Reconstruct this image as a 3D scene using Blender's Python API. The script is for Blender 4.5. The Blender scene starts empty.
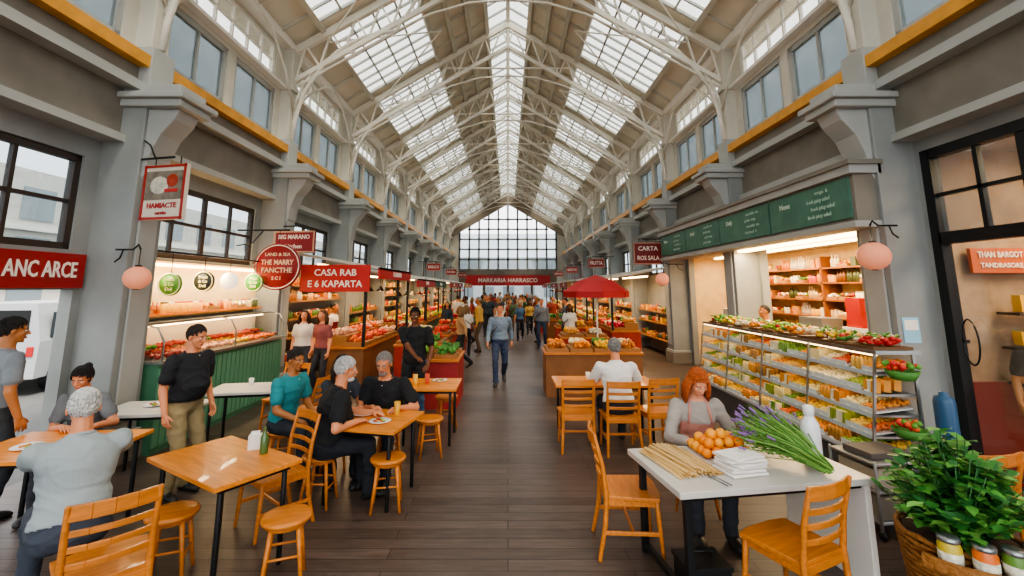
import bpy, math, random
import numpy as np
from mathutils import Vector, Matrix, Euler, noise
random.seed(7); np.random.seed(7)
V=Vector
sc=bpy.context.scene
# ---------------------------------------------------------------- materials
def hexc(h):
    h=h.lstrip('#'); c=[int(h[i:i+2],16)/255 for i in (0,2,4)]
    return tuple(x/12.92 if x<=.04045 else ((x+.055)/1.055)**2.4 for x in c)+(1,)
_m={}
def M(h,rough=.5,metal=0,var=0,scale=4,bump=0,bscale=25,emit=0,coat=0,kind=None,name=None):
    key=(h,rough,metal,var,scale,bump,bscale,emit,coat,kind)
    if key in _m: return _m[key]
    m=bpy.data.materials.new(name or ('mat_'+h.strip('#'))); m.use_nodes=True
    nt=m.node_tree; b=nt.nodes['Principled BSDF']; c=hexc(h)
    b.inputs['Base Color'].default_value=c; b.inputs['Roughness'].default_value=rough
    b.inputs['Metallic'].default_value=metal
    if coat: b.inputs['Coat Weight'].default_value=coat
    if emit:
        b.inputs['Emission Color'].default_value=c; b.inputs['Emission Strength'].default_value=emit
    tc=nt.nodes.new('ShaderNodeTexCoord')
    if kind=='wood':
        mp=nt.nodes.new('ShaderNodeMapping'); mp.inputs['Scale'].default_value=(2.5,22,22)
        nt.links.new(tc.outputs['Object'],mp.inputs[0])
        n=nt.nodes.new('ShaderNodeTexNoise'); n.inputs['Scale'].default_value=1.6; n.inputs['Detail'].default_value=5
        nt.links.new(mp.outputs[0],n.inputs['Vector'])
        r=nt.nodes.new('ShaderNodeValToRGB'); r.color_ramp.elements[0].position=.3; r.color_ramp.elements[1].position=.7
        r.color_ramp.elements[0].color=tuple(x*.66 for x in c[:3])+(1,); r.color_ramp.elements[1].color=c
        nt.links.new(n.outputs['Fac'],r.inputs[0]); nt.links.new(r.outputs[0],b.inputs['Base Color'])
    elif var:
        n=nt.nodes.new('ShaderNodeTexNoise'); n.inputs['Scale'].default_value=scale; n.inputs['Detail'].default_value=6
        nt.links.new(tc.outputs['Object'],n.inputs['Vector'])
        r=nt.nodes.new('ShaderNodeValToRGB'); r.color_ramp.elements[0].position=.3; r.color_ramp.elements[1].position=.7
        r.color_ramp.elements[0].color=tuple(x*(1-var) for x in c[:3])+(1,); r.color_ramp.elements[1].color=tuple(min(1,x*(1+var*.4)) for x in c[:3])+(1,)
        nt.links.new(n.outputs['Fac'],r.inputs[0]); nt.links.new(r.outputs[0],b.inputs['Base Color'])
    if bump:
        n2=nt.nodes.new('ShaderNodeTexNoise'); n2.inputs['Scale'].default_value=bscale; n2.inputs['Detail'].default_value=3
        nt.links.new(tc.outputs['Object'],n2.inputs['Vector'])
        bp=nt.nodes.new('ShaderNodeBump'); bp.inputs['Strength'].default_value=bump; bp.inputs['Distance'].default_value=.02
        nt.links.new(n2.outputs['Fac'],bp.inputs['Height']); nt.links.new(bp.outputs[0],b.inputs['Normal'])
    _m[key]=m; return m
def glass(name,tint,fac,rough=.03,diff=0,dcol='#9fb0b8'):
    if name in _m: return _m[name]
    m=bpy.data.materials.new(name); m.use_nodes=True; nt=m.node_tree; nt.nodes.clear()
    o=nt.nodes.new('ShaderNodeOutputMaterial'); t=nt.nodes.new('ShaderNodeBsdfTransparent'); t.inputs[0].default_value=hexc(tint)
    g=nt.nodes.new('ShaderNodeBsdfGlossy'); g.inputs['Roughness'].default_value=rough; g.inputs['Color'].default_value=(.9,.9,.9,1)
    mx=nt.nodes.new('ShaderNodeMixShader'); mx.inputs[0].default_value=fac
    nt.links.new(t.outputs[0],mx.inputs[1]); nt.links.new(g.outputs[0],mx.inputs[2]); last=mx
    if diff:
        d=nt.nodes.new('ShaderNodeBsdfDiffuse'); d.inputs[0].default_value=hexc(dcol)
        m2=nt.nodes.new('ShaderNodeMixShader'); m2.inputs[0].default_value=diff
        nt.links.new(mx.outputs[0],m2.inputs[1]); nt.links.new(d.outputs[0],m2.inputs[2]); last=m2
    nt.links.new(last.outputs[0],o.inputs[0]); _m[name]=m; return m
GL=glass('glass_clear','#f8fcfc',.04)
GLW=glass('glass_window','#e6ecef',.08,.05,.12)
GLB=glass('glass_bluegrey','#b8c2c6',.15,.08,.45,'#98a3a6')
GLS=glass('glass_skylight','#f1f1ee',.03,.3,.18,'#f4f2ea')
WOOD=M('#d9822e',.42,kind='wood',coat=.1,name='wood_orange')
WOODT=M('#ee9232',.42,kind='wood',coat=.1,name='wood_table')
GREY=M('#8f9391',.6,var=.15,scale=2,name='paint_grey')
GREYD=M('#817d73',.6,var=.2,scale=2,name='paint_taupe')
GREYL=M('#a9aca8',.6,var=.1,scale=2,name='paint_lightgrey')
CREAM=M('#cbc8bb',.6,var=.1,scale=2,name='paint_cream')
YEL=M('#dc9c38',.45,var=.2,name='trim_yellow')
WHITE=M('#ebe8df',.45,name='paint_white')
DARK=M('#1d1f20',.4,metal=.3,name='black_metal')
BRN=M('#3a302a',.5,name='brown_frame')
STEEL=M('#9da2a3',.3,metal=.8,name='steel')
RED=M('#b01e22',.4,var=.1,name='red_sign')
TXT=M('#f3e9dc',.5,name='sign_letter')
WARM=M('#ffcb88',.5,emit=12,name='lamp_warm')
# ---------------------------------------------------------------- mesh builder
def ring_faces(a,b,n): return [(a+i,a+(i+1)%n,b+(i+1)%n,b+i) for i in range(n)]
def loft_geo(rings,n=14,closed=True):
    vs=[];fs=[]
    for (c,u,v) in rings:
        for i in range(n):
            a=2*math.pi*i/n; vs.append(c+u*math.cos(a)+v*math.sin(a))
    for k in range(len(rings)-1): fs+=ring_faces(k*n,(k+1)*n,n)
    if closed:
        fs.append(tuple(reversed(range(n)))); L=(len(rings)-1)*n; fs.append(tuple(L+i for i in range(n)))
    return vs,fs
def frame_of(d):
    d=d.normalized(); a=V((0,0,1)) if abs(d.z)<.9 else V((0,1,0))
    u=a.cross(d).normalized(); return u,d.cross(u).normalized()
def capsule_geo(p0,p1,r0,r1,n=12,flat=None):
    p0=V(p0);p1=V(p1); d=(p1-p0); 
    if d.length<1e-5: d=V((0,0,1e-4))
    d.normalize(); u,v=frame_of(d); R=[]
    for a in (-85,-55,-25): a=math.radians(a); R.append((p0+d*r0*math.sin(a),r0*math.cos(a)))
    R.append((p0,r0));R.append((p1,r1))
    for a in (25,55,85): a=math.radians(a); R.append((p1+d*r1*math.sin(a),r1*math.cos(a)))
    return loft_geo([(c,u*r,v*r) for c,r in R],n)
def ell_geo(c,r,nu=14,nv=9,rot=None):
    c=V(c);R=[]
    for k in range(nv):
        a=-math.pi/2+math.pi*(k+.25)/(nv-.5); z=math.sin(a)*r[2]; w=math.cos(a)
        ce=V((0,0,z));u=V((w*r[0],0,0));v=V((0,w*r[1],0))
        if rot: ce=rot@ce;u=rot@u;v=rot@v
        R.append((c+ce,u,v))
    return loft_geo(R,nu)
def tube_geo(pts,r,n=8):
    pts=[V(p) for p in pts];R=[]
    for i,p in enumerate(pts):
        d=pts[min(i+1,len(pts)-1)]-pts[max(i-1,0)];u,v=frame_of(d);rr=r[i] if isinstance(r,(list,tuple)) else r
        R.append((p,u*rr,v*rr))
    return loft_geo(R,n)
import bmesh
def ico(sub):
    bm=bmesh.new(); bmesh.ops.create_icosphere(bm,subdivisions=sub,radius=1)
    vs=[v.co.copy() for v in bm.verts]; fs=[tuple(v.index for v in f.verts) for f in bm.faces]; bm.free(); return vs,fs
ICO1=ico(1);ICO2=ico(2)
class MB:
    def __init__(s): s.v=[];s.f=[];s.m=[];s.s=[];s.mats=[];s.X=Matrix.Identity(4)
    def mi(s,mat):
        if mat not in s.mats: s.mats.append(mat)
        return s.mats.index(mat)
    def add(s,vs,fs,mat,smooth=True):
        o=len(s.v); X=s.X
        s.v.extend([X@V(p) for p in vs]); s.f.extend([tuple(i+o for i in f) for f in fs])
        k=s.mi(mat) if not isinstance(mat,list) else None
        if k is None: s.m.extend([s.mi(q) for q in mat])
        else: s.m.extend([k]*len(fs))
        s.s.extend([smooth]*len(fs)); return s
    def box(s,c,d,mat,rot=None):
        x,y,z=d[0]/2,d[1]/2,d[2]/2; c=V(c)
        vs=[V((a,b,e)) for e in(-z,z) for b in(-y,y) for a in(-x,x)]
        if rot is not None: vs=[rot@p for p in vs]
        return s.add([p+c for p in vs],[(0,2,3,1),(4,5,7,6),(0,1,5,4),(2,6,7,3),(0,4,6,2),(1,3,7,5)],mat,False)
    def bb(s,x0,x1,y0,y1,z0,z1,mat): return s.box(((x0+x1)/2,(y0+y1)/2,(z0+z1)/2),(abs(x1-x0),abs(y1-y0),abs(z1-z0)),mat)
    def cyl(s,p0,p1,r0,r1=None,mat=None,n=12,smooth=True):
        r1=r0 if r1 is None else r1; p0=V(p0);p1=V(p1);u,v=frame_of(p1-p0)
        vs,fs=loft_geo([(p0,u*r0,v*r0),(p1,u*r1,v*r1)],n); return s.add(vs,fs,mat,smooth and n>6)
    def beam(s,p0,p1,w,h,mat):
        p0=V(p0);p1=V(p1);d=(p1-p0);u,v=frame_of(d)
        vs=[p+u*a*w/2+v*b*h/2 for p in(p0,p1) for a,b in((-1,-1),(1,-1),(1,1),(-1,1))]
        return s.add(vs,ring_faces(0,4,4)+[(3,2,1,0),(4,5,6,7)],mat,False)
    def tube(s,pts,r,mat,n=8):
        vs,fs=tube_geo(pts,r,n); return s.add(vs,fs,mat)
    def ell(s,c,r,mat,nu=14,nv=9,rot=None): vs,fs=ell_geo(c,r,nu,nv,rot); return s.add(vs,fs,mat)
    def blob(s,c,r,mat,sub=1,sq=(1,1,1)):
        vs,fs=ICO1 if sub==1 else ICO2; c=V(c)
        return s.add([c+V((p.x*r*sq[0],p.y*r*sq[1],p.z*r*sq[2])) for p in vs],fs,mat)
    def lathe(s,prof,mat,c=(0,0,0),n=20):
        c=V(c); return s.add(*loft_geo([(c+V((0,0,z)),V((r,0,0)),V((0,r,0))) for r,z in prof],n),mat)
    def prism(s,pts,y0,y1,mat):
        n=len(pts);vs=[V((x,y0,z)) for x,z in pts]+[V((x,y1,z)) for x,z in pts]
        return s.add(vs,ring_faces(0,n,n)+[tuple(reversed(range(n))),tuple(n+i for i in range(n))],mat,False)
    def text(s,t,size,o,right,up,mat,width=None):
        vs,fs=text_geo(t); right=V(right).normalized();up=V(up).normalized();nn=right.cross(up)
        k=size; w=max(p[0] for p in vs)-min(p[0] for p in vs) if vs else 1
        kx=k
        if width and w*k>width: kx=width/w
        return s.add([V(o)+right*p[0]*kx+up*p[1]*k+nn*p[2]*.02 for p in vs],fs,mat,False)
    def obj(s,name,loc=(0,0,0),rz=0,bevel=0,parent=None,seg=2):
        me=bpy.data.meshes.new(name); me.from_pydata([tuple(p) for p in s.v],[],s.f)
        for m in s.mats: me.materials.append(m)
        me.polygons.foreach_set('material_index',s.m); me.polygons.foreach_set('use_smooth',s.s)
        me.update(); return place(name,me,loc,rz,bevel,parent,seg)
def place(name,me,loc=(0,0,0),rz=0,bevel=0,parent=None,seg=2):
    o=bpy.data.objects.new(name,me); sc.collection.objects.link(o); o.location=loc; o.rotation_euler=(0,0,math.radians(rz))
    if bevel:
        b=o.modifiers.new('bevel','BEVEL'); b.width=bevel; b.segments=seg; b.limit_method='ANGLE'; b.angle_limit=math.radians(50)
    if parent: o.parent=parent
    return o
_t={}
def text_geo(t):
    if t in _t: return _t[t]
    cu=bpy.data.curves.new('t','FONT'); cu.body=t; cu.size=1; cu.align_x='CENTER'; cu.align_y='CENTER'; cu.extrude=.2; cu.resolution_u=2; cu.offset=.015
    o=bpy.data.objects.new('t',cu); sc.collection.objects.link(o)
    me=o.to_mesh(); vs=[tuple(v.co) for v in me.vertices]; fs=[tuple(p.vertices) for p in me.polygons]; o.to_mesh_clear()
    bpy.data.objects.remove(o); bpy.data.curves.remove(cu); _t[t]=(vs,fs); return _t[t]
def remesh(parts,voxel,smooth=2):
    vs=[];fs=[]
    for a,b in parts:
        o=len(vs); vs+= [tuple(p) for p in a]; fs+=[tuple(i+o for i in f) for f in b]
    me=bpy.data.meshes.new('tmp'); me.from_pydata(vs,[],fs); ob=bpy.data.objects.new('tmp',me); sc.collection.objects.link(ob)
    r=ob.modifiers.new('r','REMESH'); r.mode='VOXEL'; r.voxel_size=voxel; r.adaptivity=0
    if smooth:
        q=ob.modifiers.new('s','SMOOTH'); q.factor=.5; q.iterations=smooth
    dg=bpy.context.evaluated_depsgraph_get(); e=ob.evaluated_get(dg); m2=e.to_mesh()
    n=len(m2.vertices); co=np.empty(n*3,'f'); m2.vertices.foreach_get('co',co); no=np.empty(n*3,'f'); m2.vertices.foreach_get('normal',no)
    F=[tuple(p.vertices) for p in m2.polygons]
    e.to_mesh_clear(); bpy.data.objects.remove(ob); bpy.data.meshes.remove(me)
    remesh.no=no.reshape(-1,3)
    return co.reshape(-1,3),F
# ---------------------------------------------------------------- people
def head_parts():
    P=[ell_geo((0,-.015,.145),(.076,.096,.089),20,14),ell_geo((0,.022,.085),(.06,.064,.078),20,14),ell_geo((0,.034,.036),(.043,.047,.034)),
       capsule_geo((0,.084,.128),(0,.106,.09),.007,.0125),ell_geo((.011,.094,.086),(.009,.01,.007)),ell_geo((-.011,.094,.086),(.009,.01,.007)),
       capsule_geo((-.036,.07,.134),(.036,.07,.134),.012,.012),ell_geo((.036,.058,.092),(.022,.024,.02)),ell_geo((-.036,.058,.092),(.022,.024,.02)),
       ell_geo((0,.073,.018),(.02,.014,.014)),ell_geo((0,.082,.053),(.024,.012,.012)),capsule_geo((0,-.02,.09),(0,-.03,-.02),.055,.056)]
    for s in(-1,1): P.append(ell_geo((s*.081,-.008,.105),(.009,.019,.031),10,8,Matrix.Rotation(-.25,3,'X')@Matrix.Rotation(s*.3,3,'Z')))
    return P
def hand_parts():
    P=[capsule_geo((-.03,0,0),(.015,0,0),.024,.022)]
    for y in(-.03,-.01,.011,.031): P.append(capsule_geo((.012,y*.55,0),(.083-abs(y-.008)*.2,y,0),.015,.0125))
    P.append(capsule_geo((.02,.012,-.006),(.045,.03,-.01),.018,.013))
    for y,L,b in((.031,.07,.35),(.011,.079,.4),(-.01,.073,.45),(-.03,.056,.5)):
        p=V((.083-abs(y-.008)*.2,y*1.05,0));a=.15
        for k,(q,r0,r1) in enumerate(((.45,.0095,.0085),(.31,.0085,.0078),(.24,.0078,.006))):
            a+=b*(.55 if k==0 else .8); d=V((math.cos(a),(y-.008)*1.2,-math.sin(a))); d.normalize(); q2=p+d*L*q
            P.append(capsule_geo(p,q2,r0,r1,8)); p=q2
    p=V((.03,.03,-.008))
    for d,L,r0,r1 in((V((.75,.6,-.25)),.034,.0125,.0105),(V((.9,.35,-.3)),.028,.0105,.008)):
        d.normalize(); q=p+d*L; P.append(capsule_geo(p,q,r0,r1,8)); p=q
    return P
HEAD={0:remesh(head_parts(),.0055,4),1:remesh(head_parts(),.013,2)}
HAND={0:remesh(hand_parts(),.0042,2),1:remesh(hand_parts(),.009,1)}
def sstep(a,b,x): t=max(0,min(1,(x-a)/(b-a))); return t*t*(3-2*t)
def hmask(d,style):
    y=d.y;z=d.z;az=math.atan2(d.x,-y)
    thr=(-1.0+(y+1)*.72) if y<0 else (-.28+y*.86)
    thr+=.09*noise.noise(V((az*5,1.3,0)))
    if style in('long','bun'): thr-= .35 if y<.3 else .05
    k=sstep(thr-.05,thr+.2,z)
    if style=='bald': k*=1-sstep(.2,.55,z)*sstep(-.95,-.4,y)
    return k
def hair_geo(style,lod):
    nu,nv=(64,40) if lod==0 else (20,14)
    rnd=random.Random(11)
    out=[]; c=V((0,-.019,.142)); r=V((.0815,.1015,.099))
    if style in('long','bun'): r=V((.088,.108,.104))
    vs,fs=ell_geo((0,0,0),(1,1,1),nu,nv); nvs=[]
    for d in vs:
        d=V(d); az=math.atan2(d.x,-d.y); k=hmask(d,style)
        st=noise.noise(V((az*7,d.z*2.2,.5)))*.03+noise.noise(V((d.x*14,d.y*5,d.z*14)))*.03
        k2=.80+.195*k+st*k
        nvs.append(c+V((d.x*r.x,d.y*r.y,d.z*r.z))*k2)
    out.append((nvs,fs))
    if lod==0:
        crown=V((.15,-.35,.93)).normalized(); n=0;tries=0
        while n<560 and tries<4000:
            tries+=1
            d=V((rnd.gauss(0,1),rnd.gauss(0,1),rnd.gauss(0,1))).normalized()
            if hmask(d,style)<.45: continue
            t=(d-crown); t=t-d*t.dot(d)
            if t.length<.05: t=V((rnd.gauss(0,1),rnd.gauss(0,1),0))
            t.normalize()
            if d.y>.3 and d.z>.4: t=(t*.4+V((.9,.15,0))).normalized()
            t=(t+V((rnd.gauss(0,.25),rnd.gauss(0,.25),rnd.gauss(0,.15)))).normalized()
            L=rnd.uniform(.28,.5); pts=[]
            for q,lift in((0,.965),(.35,1.02),(.7,1.03),(1,1.0)):
                dd=(d+t*L*q).normalized(); pts.append(c+V((dd.x*r.x,dd.y*r.y,dd.z*r.z))*(lift+rnd.uniform(-.01,.015)))
            out.append(tube_geo(pts,[.003,.005,.004,.001],5)); n+=1
    if style=='long':
        for side in(-1,0,1):
            for q in range(60 if lod==0 else 9):
                if side==0: a=rnd.uniform(-1.15,1.15); p=V((.08*math.sin(a),-.03-.075*math.cos(a),.16))
                else: p=V((side*.08,rnd.uniform(-.06,.03),.16))
                e=p+V((p.x*.35+rnd.uniform(-.01,.01),-.01+rnd.uniform(-.015,.02)+(.02 if side else 0),-rnd.uniform(.2,.27)))
                m=p.lerp(e,.5)+V((p.x*.12+rnd.uniform(-.008,.008),-.012,0))
                out.append(tube_geo([p,m,e],[.012,.013,.004] if lod==0 else [.025,.027,.012],6))
    if style=='bun': out+=[ell_geo((0,-.12,.19),(.04,.04,.04),12,9)]
    return out
_hair={}
def ik(a,t,l1,l2,hint):
    d=t-a;L=d.length
    if L>(l1+l2)*.995: t=a+d.normalized()*(l1+l2)*.995; d=t-a; L=d.length
    L=max(L,.12); x=(l1*l1-l2*l2+L*L)/(2*L); h=math.sqrt(max(l1*l1-x*x,0)); n=d.normalized()
    hv=hint-n*hint.dot(n); hv.normalize(); return a+n*x+hv*h,t
SK={'l':'#d98d63','m':'#b0703f','d':'#6e4128'}
def cloth(h): return M(h,.85,var=.14,scale=3,bump=.5,bscale=9,name='cloth_'+h.strip('#'))
def person(name,x,y,face=0,pose='stand',H=1.75,skin='l',shirt='#444444',pants='#2a2d36',hair='#2a1c14',style='short',
           sleeve='short',lean=4,hands=None,head=(0,0),seat=.46,lod=0,fem=False,belly=0,apron=None,z0=0,shoe='#1b1a1a',feet=None,bulk=None,beard=False,bag=None,specs=False):
    s=H/1.75; A=math.radians(face); Ri=Matrix.Rotation(-A,3,'Z')
    bk=bulk or (1.0 if fem else 1.07)
    L=math.radians(lean); u=V((0,math.sin(L),math.cos(L))); f=V((0,math.cos(L),-math.sin(L))); e=V((1,0,0))
    P0=V((0,0,(.925*s) if pose!='sit' else seat+.10))
    if pose=='walk': P0.z-=.03
    sh=(.178 if not fem else .158)*bk
    parts=[];segs=[]
    def cap(p0,p1,r0,r1,l,add=True):
        p0=V(p0);p1=V(p1)
        if add: parts.append(capsule_geo(p0,p1,r0*s,r1*s,14 if lod==0 else 8))
        segs.append((p0,p1,r0*s,r1*s,l))
    w=.9 if fem else 1.0
    prof=[(-.11,.10,.085,0),(-.06,.155,.11,0),(.0,.172,.122,0),(.035,.168,.12,0),(.04,.180,.132,0),(.11,.165*w,.122,belly*.6),(.20,.155*w,.113,belly),(.30,.168*w,.122,belly*.5+(.015 if fem else 0)),
          (.38,.182*w,.124,(.02 if fem else .005)),(.44,.178*w,.108,0),(.49,.135*w,.085,-.005),(.53,.075,.065,-.005),(.56,.055,.055,.0)]
    prof=[(a,(b*bk if a<.52 else b),(c*bk if a<.5 else c),d) for a,b,c,d in prof]
    R=[]
    for t,ru,rv,sft in prof: R.append((P0+u*t*s+f*sft*s*.5,e*ru*s,f*(rv+sft*.5)*s))
    parts.append(loft_geo(R,24 if lod==0 else 14))
    N=P0+u*.545*s
    hy,hp=math.radians(head[0]),math.radians(head[1])
    nd=(u*.8+V((0,0,1))*.6+V((0,math.sin(-hp)*.4,0))).normalized()
    piv=N+nd*.085*s+V((0,.012,0))
    cap(N-u*.04*s,piv,.058 if not fem else .05,.053 if not fem else .047,0)
    HR=Matrix.Rotation(hy,3,'Z')@Matrix.Rotation(hp,3,'X')
    hnd=[]
    for i,sd in enumerate((1,-1)):
        S=P0+u*.455*s+e*sd*sh*s
        l1,l2=.285*s,.25*s
        if hands and hands[i] is not None:
            T=Ri@(V(hands[i])-V((x,y,z0))); hint=V((sd*.6,-.35,-.8))
        elif pose=='sit': T=P0+V((sd*.13,.33,.07))*s; hint=V((sd*.5,-.6,-.5))
        elif pose=='walk': T=S+V((sd*.07,.20*sd,-.47))*s; hint=V((sd*.2,-1,0))
        else: T=S+V((sd*.07,.05,-.515))*s; hint=V((sd*.3,-1,0))
        E,Wp=ik(S,T,l1,l2,hint)
        off=.013
        if sleeve=='short':
            m=S.lerp(E,.62); cap(S,m,(.058+off*.3)*bk,(.052+off)*bk,1); cap(m,E,.045*bk,.041,0); cap(E,Wp,.043,.028,0)
        elif sleeve=='none': cap(S,S.lerp(E,.1),.055,.05,1); cap(S.lerp(E,.15),E,.044,.036,0); cap(E,Wp,.037,.024,0)
        else: cap(S,E,.061*bk,.051,1); cap(E,E.lerp(Wp,.9),.051,.038,1); cap(E.lerp(Wp,.85),Wp,.03,.027,0)
        cap(P0+u*.42*s+e*sd*.08*s,S,.07*bk,.058*bk,1)
        d=(Wp-E).normalized()
        if hands and hands[i] is not None: d=V((d.x,d.y,d.z*.35)).normalized()
        if abs(d.z)>.75: zl=V((sd,0,0))
        else: zl=V((0,0,1))
        zl=(zl-d*zl.dot(d)).normalized(); yl=zl.cross(d)*(sd)
        hnd.append((Wp,d,yl,zl,sd))
    for i,sd in enumerate((1,-1)):
        Hj=P0+e*sd*.092*s-u*.02*s
        if feet: T=Ri@(V(feet[i])-V((x,y,z0)))
        elif pose=='sit': T=V((sd*.13*s,.43*s,.085))
        elif pose=='walk': T=V((sd*.08*s,(.26 if sd>0 else -.30)*s,.085 if sd>0 else .17))
        else: T=V((sd*.12*s,.02*sd,.085))
        K,An=ik(Hj,T,.43*s,.425*s,V((sd*.12,1,.3)))
        cap(Hj,K,(.094 if not fem else .088)*bk,.066,2); cap(K,An,.066,.056,2)
        back=pose=='walk' and sd<0
        fd=V((sd*.12,1,-.65 if back else 0)).normalized(); dn=V((0,0,-.04))*s
        cap(An,An+dn*.5,.05,.045,3)
        h0=An+dn-fd*.035*s; t0=An+dn+fd*.16*s; 
        ux=V((1,0,0))
        rr=[(h0-fd*.03*s,.022,.02),(h0,.04,.04),(h0+fd*.08*s,.043,.042),(t0-fd*.04*s,.05,.034),(t0,.042,.025),(t0+fd*.025*s,.02,.015)]
        parts.append(loft_geo([(c-V((0,0,(.042-b)*s)),ux*a*s,fd.cross(ux)*b*s) for c,a,b in rr],12)); segs.append((h0,t0,.045*s,.04*s,3))
    co,F=remesh(parts,.0115 if lod==0 else .028,3 if lod==0 else 1); no=remesh.no
    C=np.array([co[list(q)].mean(0) for q in F]); best=np.full(len(F),1e9); lab=np.zeros(len(F),int)
    def chk(D,l):
        nonlocal best,lab
        k=D<best; best=np.where(k,D,best); lab=np.where(k,l,lab)
    for p0,p1,r0,r1,l in segs:
        a=np.array(p0);b=np.array(p1);d=b-a;t=np.clip(((C-a)@d)/max(d@d,1e-9),0,1)
        chk(np.linalg.norm(C-(a+t[:,None]*d),axis=1)-(r0+(r1-r0)*t),l)
    up=np.array(u);p0=np.array(P0);rel=C-p0;T=rel@up/s;ff=rel@np.array(f)/s
    tt=np.array([p[0] for p in prof]);RU=np.interp(T,tt,[p[1] for p in prof]);RV=np.interp(T,tt,[p[2]+p[3]*.5 for p in prof]);SF=np.interp(T,tt,[p[3]*.5 for p in prof])
    q=np.sqrt((rel[:,0]/s/RU)**2+((ff-SF)/RV)**2); D=np.abs(q-1)*RV*s*.9-.006; D=np.where((T<-.1)|(T>.55),9,D)
    tl=np.where(T>.037,1,2); tl=np.where(T>.525,0,tl)
    if apron: tl=np.where((T<.36)&(T>-.08)&(ff>.04)&(np.abs(rel[:,0])<.15*s),8,tl)
    k=D<best; lab=np.where(k,tl,lab)
    if apron: lab=np.where((lab==2)&(ff>.05)&(C[:,2]>.55*s)&(pose!='sit'),8,lab)
    if lod==0:
        vc=np.zeros(len(co),bool)
        for fi,q in enumerate(F):
            if lab[fi] in(1,2,8): vc[list(q)]=True
        sd_=x*3.7+y*1.9
        for i in np.nonzero(vc)[0]:
            p=co[i]; a=noise.noise(V((p[0]*9+sd_,p[1]*9,p[2]*15))); b=1-abs(noise.noise(V((p[0]*6+3,p[1]*7+sd_,p[2]*11))))*2
            co[i]=p+no[i]*(.008*a+.013*max(0,b-.5))
    sk=M(SK.get(skin,skin),.5,var=.08,scale=9,name='skin'); hm=M(hair,.7,var=.35,scale=45,bump=.9,bscale=70,name='hair')
    MT=[sk,cloth(shirt),cloth(pants),M(shoe,.5,name='shoe'),hm,M('#e8e4de',.3,name='eye_white'),M('#1c120c',.3,name='iris'),M('#b0574a',.5,name='lips'),cloth(apron or '#222222')]
    mb=MB(); mb.add([V(map(float,p)) for p in co],F,[MT[l] for l in lab])
    pts=[]
    for k in range(19):
        a=2*math.pi*k/18; pts.append(P0+u*(.53-.035*max(0,math.sin(a)))*s+e*.072*s*math.cos(a)+f*(.068*math.sin(a)-.002)*s)
    mb.tube(pts,.011*s,MT[1],6)
    if lod==0 and apron is None and not fem:
        for q in [P0+u*(.50-.09*k)*s+f*(.1+.014*k)*s for k in range(2)]: mb.blob(q+f*.012,.006,MT[5],1)
    if apron and lod==0:
        for sd in(-1,1): mb.tube([P0+u*.36*s+e*sd*.1*s+f*.125*s*bk,P0+u*.46*s+e*sd*.085*s+f*.1*s*bk,P0+u*.53*s+e*sd*.07*s+f*.03*s],.011,MT[8],6)
    hs=s*(1.0 if not fem else .95)
    HX=Matrix.Translation(piv)@HR.to_4x4()@Matrix.Scale(hs,4)@Matrix.Translation((0,.008,-.05)); mb.X=HX
    co,F=HEAD[lod]; mb.add([V(map(float,p)) for p in co],F,sk)
    for sd in(-1,1):
        mb.ell((sd*.031,.077,.117),(.0135,.0105,.009),MT[5],10,8); mb.ell((sd*.031,.0855,.117),(.0055,.004,.0055),MT[6],8,6)
        mb.tube([(sd*.015,.088,.133),(sd*.032,.087,.138),(sd*.05,.072,.133)],[.003,.0045,.002],hm,6)
        mb.tube([(sd*.018,.084,.1225),(sd*.031,.089,.1265),(sd*.045,.078,.1225)],.0022,sk,6)
        if specs:
            mb.tube([(sd*.032+.02*math.cos(a),.098,.117+.016*math.sin(a)) for a in[2*math.pi*j/14 for j in range(15)]],.0016,DARK,5); mb.tube([(sd*.052,.096,.12),(sd*.078,.05,.122),(sd*.082,0,.118)],.0016,DARK,5)
    mb.tube([(-.025,.084,.053),(-.01,.094,.056),(0,.0955,.0545),(.01,.094,.056),(.025,.084,.053)],[.002,.004,.0045,.004,.002],MT[7],6)
    mb.tube([(-.02,.085,.049),(0,.0945,.0475),(.02,.085,.049)],[.002,.0048,.002],MT[7],6)
    if beard: mb.ell((0,.045,.028),(.047,.047,.034),hm); mb.tube([(-.028,.083,.062),(0,.098,.066),(.028,.083,.062)],[.003,.006,.003],hm,6)
    if style!='none':
        k=(style,lod)
        if k not in _hair: _hair[k]=hair_geo(style,lod)
        for a,b in _hair[k]: mb.add(a,b,hm)
    co,F=HAND[lod]
    for Wp,d,yl,zl,sd in hnd:
        mb.X=Matrix.Identity(4); pts=[Wp+(d*float(p[0]-.004)+yl*float(p[1])+zl*float(p[2]))*s for p in co]
        mb.add(pts,F,sk)
    mb.X=Matrix.Identity(4)
    if bag:
        b0=P0+e*.23*s+u*.05; mb.ell(b0,(.05,.14,.12),M(bag,.6),12,8); mb.tube([b0+V((0,.1,.08)),P0+u*.3*s+f*.13*s+e*.08,P0+u*.49*s-e*.1*s+f*.03,P0+u*.3*s-f*.13*s,b0+V((0,-.1,.08))],.012,M(bag,.6),6)
    return mb.obj(name,(x,y,z0),face)
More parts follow.
